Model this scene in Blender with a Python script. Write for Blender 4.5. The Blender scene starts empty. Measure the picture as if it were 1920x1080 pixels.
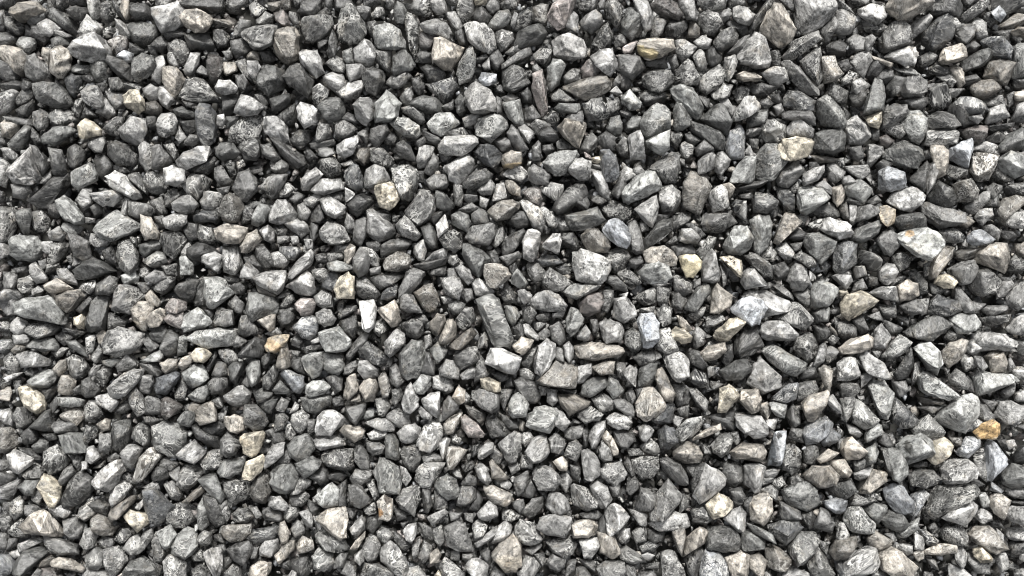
import bpy, bmesh, math, random
import numpy as np
from mathutils import Vector

scene = bpy.context.scene
random.seed(7)
rng = np.random.default_rng(7)

# ------------------------------------------------------------------ camera
CAM_H = 1.65                     # metres above the gravel
SPAN = 1.68                      # width of gravel seen, metres
MPP = SPAN / 1920.0              # metres per pixel of the photograph
cam_data = bpy.data.cameras.new('camera')
cam_data.sensor_width = 36.0
cam_data.lens = 36.0 * CAM_H / SPAN
cam_data.clip_start = 0.02
cam_data.clip_end = 200.0
cam = bpy.data.objects.new('camera', cam_data)
scene.collection.objects.link(cam)
cam.location = (0, 0, CAM_H)
cam.rotation_euler = (0, 0, 0)
scene.camera = cam

# ------------------------------------------------------------------ light
SUN_ELEV, SUN_AZ = math.radians(49), math.radians(5)      # azimuth: clockwise from +Y
world = bpy.data.worlds.new('World')
scene.world = world
world.use_nodes = True
wn = world.node_tree
wn.nodes.clear()
sky = wn.nodes.new('ShaderNodeTexSky')
sky.sky_type = 'NISHITA'
sky.sun_disc = False
sky.sun_elevation = SUN_ELEV
sky.sun_rotation = SUN_AZ
sky.dust_density = 4.0
sky.air_density = 1.0
sky.ozone_density = 1.0
hsv = wn.nodes.new('ShaderNodeHueSaturation')
hsv.inputs['Saturation'].default_value = 0.12      # an even, grey, overcast sky
bg = wn.nodes.new('ShaderNodeBackground')
bg.inputs['Strength'].default_value = 0.05
wo = wn.nodes.new('ShaderNodeOutputWorld')
wn.links.new(sky.outputs[0], hsv.inputs['Color'])
wn.links.new(hsv.outputs[0], bg.inputs[0])
wn.links.new(bg.outputs[0], wo.inputs[0])
sun_data = bpy.data.lights.new('sun', 'SUN')
sun_data.energy = 1.5
sun_data.angle = math.radians(10)
sun_data.color = (1.0, 0.98, 0.95)
sun = bpy.data.objects.new('sun', sun_data)
scene.collection.objects.link(sun)
to_sun = Vector((math.sin(SUN_AZ) * math.cos(SUN_ELEV), math.cos(SUN_AZ) * math.cos(SUN_ELEV), math.sin(SUN_ELEV)))
sun.rotation_euler = to_sun.to_track_quat('Z', 'Y').to_euler()
sun.location = to_sun * 8
scene.view_settings.view_transform = 'Standard'
scene.view_settings.look = 'None'
scene.view_settings.gamma = 1.0
scene.cycles.filter_width = 1.1
scene.view_settings.use_curve_mapping = False
scene.view_settings.exposure = 2.0

# ------------------------------------------------------------------ materials
def stone_material(name):
    m = bpy.data.materials.new(name)
    m.use_nodes = True
    nt = m.node_tree
    N, L = nt.nodes, nt.links
    b = N['Principled BSDF']
    def node(t, **kw):
        n = N.new(t)
        for k, v in kw.items():
            setattr(n, k, v)
        return n
    def attr(nm):
        return node('ShaderNodeAttribute', attribute_name=nm)
    def noise(vec, scale, detail, rough=0.6, dist=0.0):
        n = node('ShaderNodeTexNoise')
        n.inputs['Scale'].default_value = scale
        n.inputs['Detail'].default_value = detail
        n.inputs['Roughness'].default_value = rough
        n.inputs['Distortion'].default_value = dist
        L.new(vec, n.inputs['Vector'])
        return n.outputs[0]
    def math_(op, a, c=None, d=None):
        n = node('ShaderNodeMath', operation=op)
        for i, v in enumerate((a, c, d)):
            if v is None: continue
            if isinstance(v, (int, float)): n.inputs[i].default_value = v
            else: L.new(v, n.inputs[i])
        return n.outputs[0]
    def ramp(fac, lo, hi, a=0.0, c=1.0):
        n = node('ShaderNodeMapRange')
        n.interpolation_type = 'SMOOTHSTEP'
        L.new(fac, n.inputs[0])
        for i, v in enumerate((lo, hi, a, c)):
            n.inputs[1 + i].default_value = v
        return n.outputs[0]
    def mix(fac, a, c, blend='MIX'):
        n = node('ShaderNodeMix', data_type='RGBA', blend_type=blend)
        if isinstance(fac, (int, float)): n.inputs[0].default_value = fac
        else: L.new(fac, n.inputs[0])
        for i, v in ((6, a), (7, c)):
            if isinstance(v, tuple): n.inputs[i].default_value = v
            else: L.new(v, n.inputs[i])
        return n.outputs[2]
    rco = attr('rco').outputs['Vector']
    tint = attr('tint').outputs['Color']
    vein = attr('vein').outputs['Fac']
    fol = rco
    big = noise(fol, 55, 3, 0.6, 0.6)
    mid = noise(fol, 135, 3, 0.62, 0.25)
    fine = noise(rco, 700, 2, 0.7)
    bright = math_('ADD', math_('ADD', ramp(big, 0.35, 0.65, 0.62, 1.22), ramp(mid, 0.36, 0.64, -0.30, 0.45)), ramp(fine, 0.35, 0.65, -0.20, 0.25))
    blot = ramp(noise(fol, 85, 3, 0.6, 0.5), 0.53, 0.62, 0.0, 0.36)
    bright = math_('MAXIMUM', math_('SUBTRACT', bright, blot), 0.16)
    col = mix(1.0, tint, mixc(node, L, bright), 'MULTIPLY')
    # calcite lines, thin and wandering, and pale flecks where a rise in the noise crosses its middle value
    v1 = math_('ABSOLUTE', math_('SUBTRACT', noise(fol, 58, 2, 0.5, 1.3), 0.5))
    l1 = math_('MULTIPLY', ramp(v1, 0.008, 0.040, 1.0, 0.0), ramp(noise(rco, 42, 1, 0.5), 0.42, 0.58, 0.15, 1.0))
    v2 = math_('ABSOLUTE', math_('SUBTRACT', noise(fol, 120, 2, 0.5, 1.1), 0.5))
    l2 = ramp(v2, 0.012, 0.060, 1.0, 0.0)
    patch = ramp(noise(rco, 60, 2, 0.5), 0.42, 0.62)
    fleck = ramp(noise(fol, 165, 2, 0.6, 0.3), 0.61, 0.65)
    pale = math_('MAXIMUM', math_('MULTIPLY', l1, 0.9), math_('MULTIPLY', math_('MAXIMUM', l2, fleck), math_('ADD', math_('MULTIPLY', patch, 0.65), 0.35)))
    dust = ramp(math_('ADD', math_('MULTIPLY', noise(fol, 48, 2, 0.5, 0.3), 0.75), math_('MULTIPLY', noise(fol, 260, 3, 0.7), 0.25)), 0.505, 0.55)
    pale = math_('MAXIMUM', pale, math_('MULTIPLY', dust, 0.24))
    pale = math_('MULTIPLY', pale, vein)
    chalk = mix(1.0, mix(1.0, tint, (1.15, 1.15, 1.15, 1), 'MULTIPLY'), (0.33, 0.326, 0.308, 1), 'ADD')
    col = mix(pale, col, chalk)
    # warm iron staining in faint clouds
    stain = math_('MULTIPLY', ramp(noise(rco, 38, 3, 0.6), 0.56, 0.74), 0.30)
    col = mix(stain, col, mix(1.0, col, (1.0, 0.84, 0.62, 1), 'MULTIPLY'))
    L.new(col, b.inputs['Base Color'])
    L.new(ramp(mid, 0.3, 0.7, 0.34, 0.66), b.inputs['Roughness'])
    b.inputs['Specular IOR Level'].default_value = 0.6
    # fracture relief
    vor = node('ShaderNodeTexVoronoi', feature='F1')
    vor.inputs['Scale'].default_value = 150
    L.new(fol, vor.inputs['Vector'])
    hgt = math_('ADD', math_('MULTIPLY', noise(fol, 110, 5, 0.66, 0.15), 1.0), math_('MULTIPLY', vor.outputs['Distance'], 0.35))
    bp = node('ShaderNodeBump')
    bp.inputs['Strength'].default_value = 0.55
    bp.inputs['Distance'].default_value = 0.006
    L.new(hgt, bp.inputs['Height'])
    L.new(bp.outputs[0], b.inputs['Normal'])
    return m

def mixc(node, L, v):
    n = node('ShaderNodeCombineColor')
    for i in range(3): L.new(v, n.inputs[i])
    return n.outputs[0]

STONE = stone_material('limestone')

def ground_material():
    m = bpy.data.materials.new('stone_dust')
    m.use_nodes = True
    N, L = m.node_tree.nodes, m.node_tree.links
    b = N['Principled BSDF']
    tc = N.new('ShaderNodeTexCoord')
    n = N.new('ShaderNodeTexNoise'); n.inputs['Scale'].default_value = 60; n.inputs['Detail'].default_value = 6
    L.new(tc.outputs['Object'], n.inputs['Vector'])
    r = N.new('ShaderNodeValToRGB')
    r.color_ramp.elements[0].color = (0.02, 0.02, 0.018, 1); r.color_ramp.elements[0].position = 0.35
    r.color_ramp.elements[1].color = (0.10, 0.098, 0.09, 1); r.color_ramp.elements[1].position = 0.7
    L.new(n.outputs[0], r.inputs[0]); L.new(r.outputs[0], b.inputs['Base Color'])
    b.inputs['Roughness'].default_value = 0.95
    return m

# ------------------------------------------------------------------ stone shapes
def hull(points):
    bm = bmesh.new()
    vs = [bm.verts.new(p) for p in points]
    r = bmesh.ops.convex_hull(bm, input=vs)
    junk = list({g for g in r['geom_interior'] + r['geom_unused'] if isinstance(g, bmesh.types.BMVert) and g.is_valid})
    if junk: bmesh.ops.delete(bm, geom=junk, context='VERTS')
    loose = [v for v in bm.verts if not v.link_faces]
    if loose: bmesh.ops.delete(bm, geom=loose, context='VERTS')
    bmesh.ops.triangulate(bm, faces=bm.faces[:])
    bmesh.ops.recalc_face_normals(bm, faces=bm.faces[:])
    bm.verts.index_update()
    V = np.array([v.co[:] for v in bm.verts])
    F = np.array([[v.index for v in f.verts] for f in bm.faces])
    bm.free()
    return V, F

def split(V, F):
    """every triangle into four, new vertices at the middle of its edges"""
    e = np.concatenate([F[:, [0, 1]], F[:, [1, 2]], F[:, [2, 0]]])
    e.sort(axis=1)
    u, inv = np.unique(e, axis=0, return_inverse=True)
    inv = inv.reshape(-1)
    n, k = len(F), len(V)
    V2 = np.concatenate([V, (V[u[:, 0]] + V[u[:, 1]]) * 0.5])
    a, b, c = inv[:n] + k, inv[n:2 * n] + k, inv[2 * n:] + k
    F2 = np.concatenate([np.stack([F[:, 0], a, c], 1), np.stack([a, F[:, 1], b], 1), np.stack([c, b, F[:, 2]], 1), np.stack([a, b, c], 1)])
    return V2, F2

def crumple(V, F, amount):
    """split, then push the new corners in or out: broken, uneven faces"""
    k = len(V)
    V, F = split(V, F)
    d = V - V.mean(0); d /= np.linalg.norm(d, axis=1)[:, None] + 1e-9
    V[k:] += d[k:] * (rng.normal(size=(len(V) - k, 1)) * amount)
    return V, F

def soften(V, F, f):
    """pull each vertex towards the mean of its neighbours"""
    S = np.zeros_like(V); C = np.zeros(len(V))
    for i, j in ((0, 1), (1, 2), (2, 0)):
        np.add.at(S, F[:, i], V[F[:, j]]); np.add.at(S, F[:, j], V[F[:, i]])
        np.add.at(C, F[:, i], 1); np.add.at(C, F[:, j], 1)
    return V + (S / C[:, None] - V) * f

def chip(V, size, count, depth, up=None):
    """flatten what lies beyond a few planes: fracture faces"""
    c = V.mean(0)
    for _ in range(count):
        d = rng.normal(size=3)
        if up is not None and rng.random() < 0.65: d = d * 0.8 + up * 1.3
        d /= np.linalg.norm(d)
        h = (V - c) @ d
        lim = h.max() * (1 - rng.uniform(*depth))
        over = np.maximum(h - lim, 0)
        V = V - np.outer(over, d) * 0.96
    return V

PERM = rng.integers(0, 1 << 30, 4096)
def vnoise(P):
    """value noise at points P, -1..1"""
    I = np.floor(P).astype(np.int64); f = P - I; f = f * f * (3 - 2 * f)
    out = np.zeros(len(P))
    for dx in (0, 1):
        for dy in (0, 1):
            for dz in (0, 1):
                h = PERM[(I[:, 0] + dx + PERM[(I[:, 1] + dy + PERM[(I[:, 2] + dz) & 4095]) & 4095]) & 4095] / float(1 << 29) - 1
                w = (f[:, 0] if dx else 1 - f[:, 0]) * (f[:, 1] if dy else 1 - f[:, 1]) * (f[:, 2] if dz else 1 - f[:, 2])
                out += h * w
    return out

def roughen(V, F, size, amount):
    n = np.zeros_like(V)
    fn = np.cross(V[F[:, 1]] - V[F[:, 0]], V[F[:, 2]] - V[F[:, 0]])
    for i in range(3): np.add.at(n, F[:, i], fn)
    n /= np.linalg.norm(n, axis=1)[:, None] + 1e-12
    o = rng.uniform(0, 900, 3)
    d = vnoise(V / size * 2.6 + o) * 0.6 + vnoise(V / size * 6.5 + o * 2) * 0.4 + vnoise(V / size * 15 + o * 3) * 0.32
    return V + n * (d * amount * size)[:, None]

def decode(s):
    """'n5v x y x y ...': hue letter, tone, marks, then the outline in the photograph's pixels"""
    w = s.split()
    return w[0], np.array([float(q) for q in w[1:]]).reshape(-1, 2)

TONE = {1: 0.012, 2: 0.022, 3: 0.021, 4: 0.040, 5: 0.088, 6: 0.170, 7: 0.245, 8: 0.325, 9: 0.415}
HUE = {'n': (1.01, 1.0, 0.97), 'g': (0.985, 1.0, 0.96), 'b': (0.955, 0.995, 1.045), 't': (1.085, 1.0, 0.875),
       'p': (1.10, 0.98, 0.92), 'w': (1.02, 1.0, 0.96), 'o': (1.16, 0.98, 0.72)}

def look_of(code):
    hue, tone = code[0], int(code[1])
    c = np.array(HUE[hue]) * TONE[tone] * rng.uniform(0.88, 1.14)
    if hue == 't' and tone >= 8: c = c * np.array((1.01, 1.0, 0.92))
    v = (0.95 if 'v' in code else 0.42) * (1.0 if tone < 7 else 0.35) * rng.uniform(0.3, 1.25)
    if 'v' not in code and 'h' in code: v *= 0.8
    return c, v

def stone_geometry(code, px, levels, lift=0.0):
    """one stone from the outline it shows: a many-faced convex body whose widest belt is that outline.
    Returns centre, vertices relative to it, faces."""
    high = 'h' in code
    x = (px[:, 0] - 960) * MPP; y = (540 - px[:, 1]) * MPP
    P = np.stack([x, y], 1)
    c2 = P.mean(0)
    a = 0.5 * abs(np.sum(P[:, 0] * np.roll(P[:, 1], -1) - np.roll(P[:, 0], -1) * P[:, 1]))
    size = math.sqrt(a)
    z0 = -0.30 * size * 0.5 + (0.007 if high else -0.002) + rng.normal() * 0.0018
    z0 += (int(code[1]) - 5) * 0.0013 * (1.4 if high else 1.0)      # pale, whole stones lie on top, dark part-hidden ones deeper
    z0 += lift
    grow = 1.03 if high else 1.06
    D = (P - c2) * grow
    k = (CAM_H - z0) / CAM_H
    D = D * k
    ctr = np.array([c2[0] * k, c2[1] * k, z0])
    ray = ctr - np.array([0, 0, CAM_H]); view = -ray / np.linalg.norm(ray)
    ax = Vector((0, 0, 1)).lerp(Vector(view), 0.85).normalized()      # stones at the rim lie tipped a little inwards
    Q = np.array(Vector((0, 0, 1)).rotation_difference(ax).to_matrix())
    n = len(D)
    ext = size * 0.5
    h = ext * rng.uniform(0.8, 1.25)
    pts = []
    for i in range(n):
        pts.append((D[i, 0], D[i, 1], rng.uniform(-0.30, 0.30) * ext))
    # crown: a few big fracture faces meeting in a ridge, a peak or a slanting table
    off = rng.normal(size=2) * 0.16 * ext
    style = rng.random()
    u, s, vt = np.linalg.svd(D - D.mean(0)); axl = vt[0]; L = s[0] / math.sqrt(n)
    if style < 0.32:                                       # slanting table
        tilt = rng.normal(size=2) * 0.45
        f0 = rng.uniform(0.62, 0.88)
        ks = rng.permutation(n)[:max(3, n - int(rng.integers(1, 4)))]
        for i in ks:
            q = D[i] * f0 * rng.uniform(0.85, 1.08) + off * 0.5
            pts.append((q[0], q[1], h * 0.85 + q @ tilt))
    elif style < 0.75:                                     # ridge
        turn = rng.normal() * 0.5
        ca, sa = math.cos(turn), math.sin(turn); rd = np.array((axl[0] * ca - axl[1] * sa, axl[0] * sa + axl[1] * ca))
        up1, up2 = rng.uniform(0.75, 1.25, 2)
        for t_, hh in ((-rng.uniform(0.6, 1.0), up1), (rng.uniform(0.6, 1.0), up2)):
            q = rd * t_ * L + off
            pts.append((q[0], q[1], h * hh))
        i = int(rng.integers(n)); q = D[i] * rng.uniform(0.75, 0.95)
        pts.append((q[0], q[1], h * rng.uniform(0.5, 0.85)))
    else:                                                  # off-centre peak with a shoulder
        q = off * 1.6 + rng.normal(size=2) * 0.2 * ext
        pts.append((q[0], q[1], h * rng.uniform(1.0, 1.3)))
        for i in rng.permutation(n)[:2]:
            q = D[i] * rng.uniform(0.65, 0.9)
            pts.append((q[0], q[1], h * rng.uniform(0.55, 0.95)))
    for i in range(n):
        if rng.random() < 0.75:
            q = D[i] * rng.uniform(0.45, 0.75)
            pts.append((q[0], q[1], -h * rng.uniform(0.7, 1.1)))
    V, F = hull(pts)
    side = np.exp(rng.uniform(-0.70, 0.45, len(F)))           # each fracture face gets a random tone, for stronger facet contrast
    V, F = crumple(V, F, 0.032 * size); side = np.tile(side, 4) * rng.uniform(0.72, 1.26, len(F))
    V, F = crumple(V, F, 0.011 * size); side = np.tile(side, 4)
    V = chip(V, size, int(rng.integers(1, 4)), (0.05, 0.14), np.array((0, 0, 1.0)))
    V = soften(V, F, 0.02)
    if levels == 3:
        V, F = split(V, F); side = np.tile(side, 4)
    V = roughen(V, F, size, 0.020)
    return ctr, V @ Q.T, F, size, side

def fill_attributes(me, V, tint, vein):
    def put(nm, typ, dat, key, dom='POINT'):
        a = me.attributes.new(nm, typ, dom)
        a.data.foreach_set(key, np.ascontiguousarray(dat, np.float32).reshape(-1))
    put('rco', 'FLOAT_VECTOR', V, 'vector')
    put('tint', 'FLOAT_COLOR', tint, 'color', 'FACE')
    put('vein', 'FLOAT', vein, 'value', 'FACE')

def mesh_from(name, V, F, rco, tint, vein, smooth=None):
    me = bpy.data.meshes.new(name)
    me.vertices.add(len(V)); me.vertices.foreach_set('co', np.ascontiguousarray(V, np.float32).reshape(-1))
    me.loops.add(len(F) * 3); me.loops.foreach_set('vertex_index', np.ascontiguousarray(F, np.int32).reshape(-1))
    me.polygons.add(len(F)); me.polygons.foreach_set('loop_start', np.arange(0, len(F) * 3, 3, dtype=np.int32))
    me.polygons.foreach_set('loop_total', np.full(len(F), 3, np.int32))
    me.update(calc_edges=True)
    fill_attributes(me, rco, tint, vein)
    me.materials.append(STONE)
    return me

def random_rotation():
    q = rng.normal(size=4); q /= np.linalg.norm(q); w, x, y, z = q
    return np.array([[1 - 2 * (y * y + z * z), 2 * (x * y - z * w), 2 * (x * z + y * w)],
                     [2 * (x * y + z * w), 1 - 2 * (x * x + z * z), 2 * (y * z - x * w)],
                     [2 * (x * z - y * w), 2 * (y * z + x * w), 1 - 2 * (x * x + y * y)]])

def grain(V):
    """the stone's own texture space: turned and shifted at random"""
    return (V @ random_rotation().T) * (np.array((1.0, rng.uniform(0.28, 0.8), 1.0)) * rng.uniform(0.7, 1.5)) + rng.uniform(-50, 50, 3)

def paint(V, ctr, c, side, spots):
    """mineral patches and other spots of colour, such as the painted dark of a hole: (photo x, photo y, radius in pixels, colour)"""
    t = np.tile(np.append(c, 1.0), (len(V), 1))
    t[:, :3] *= side[:, None]
    W = V + ctr
    clean = np.ones(len(V))
    k = CAM_H / (CAM_H - W[:, 2])
    sx = W[:, 0] * k / MPP + 960; sy = 540 - W[:, 1] * k / MPP
    for x, y, rx, ry, ang, col in spots:
        a = math.radians(ang); dx, dy = sx - x, sy - y
        u = (dx * math.cos(a) + dy * math.sin(a)) / rx; v = (-dx * math.sin(a) + dy * math.cos(a)) / ry
        w = np.clip((1.15 - np.sqrt(u * u + v * v) + 0.25 * vnoise(V * 160)) * 4, 0, 1)[:, None]
        t[:, :3] = t[:, :3] * (1 - w) + np.array(col) * w
        clean *= 1 - w[:, 0]
    return t, clean

# ------------------------------------------------------------------ ground
gm = bmesh.new()
bmesh.ops.create_grid(gm, x_segments=4, y_segments=4, size=30)
me = bpy.data.meshes.new('ground'); gm.to_mesh(me); gm.free()
me.materials.append(ground_material())
ground = bpy.data.objects.new('ground', me)
ground.location = (0, 0, -0.075)
ground['kind'] = 'structure'
scene.collection.objects.link(ground)

# ------------------------------------------------------------------ the 300 largest stones, each a thing
GROUP = 'loose crushed stones of the gravel bed'
SPOTS = {
    2: [(1706, 438, 9, 6, 10, (0.25, 0.18, 0.11)), (1745, 452, 22, 14, 20, (0.22,0.225,0.21))],
    6: [(1703, 838, 7, 12, -5, (0.05, 0.05, 0.045))],
    30: [(1461, 817, 5.5, 5, 0, (0.008, 0.008, 0.008)), (1446, 850, 8, 40, -5, (0.05, 0.055, 0.06))],  # black spot paints the hole's inner shade; darker strip down the left side
    7: [(955, 1058, 32, 16, 0, (0.37, 0.335, 0.28))],
    1: [(1112, 492, 13, 20, 20, (0.50,0.495,0.475)), (1128, 515, 9, 16, -30, (0.48,0.475,0.455))],
    42: [(1363, 492, 3, 3, 0, (0.02, 0.015, 0.01)), (1370, 487, 3, 2.5, 0, (0.02, 0.015, 0.01)), (1376, 492, 2.5, 2.5, 0, (0.03, 0.02, 0.01))],  # dark dots paint the shade inside pits that the mesh lacks
    17: [(1204, 96, 17, 10, 20, (0.20, 0.17, 0.10)), (1222, 101, 12, 9, 0, (0.30, 0.25, 0.15))],
    20: [(1214, 616, 9, 20, -10, (0.22, 0.235, 0.26))],
    41: [(512, 648, 15, 9, 30, (0.29, 0.22, 0.14))],
    38: [(710, 962, 9, 8, 0, (0.20, 0.12, 0.06)), (728, 935, 8, 9, 0, (0.08, 0.07, 0.06))],
    39: [(955, 315, 30, 8, -10, (0.20, 0.16, 0.10))],  # darker brown band along the lower edge
    37: [(1852, 805, 30, 18, 0, (0.37, 0.25, 0.12))],
    33: [(1296, 498, 26, 24, 0, (0.46, 0.41, 0.285))],
}
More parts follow.
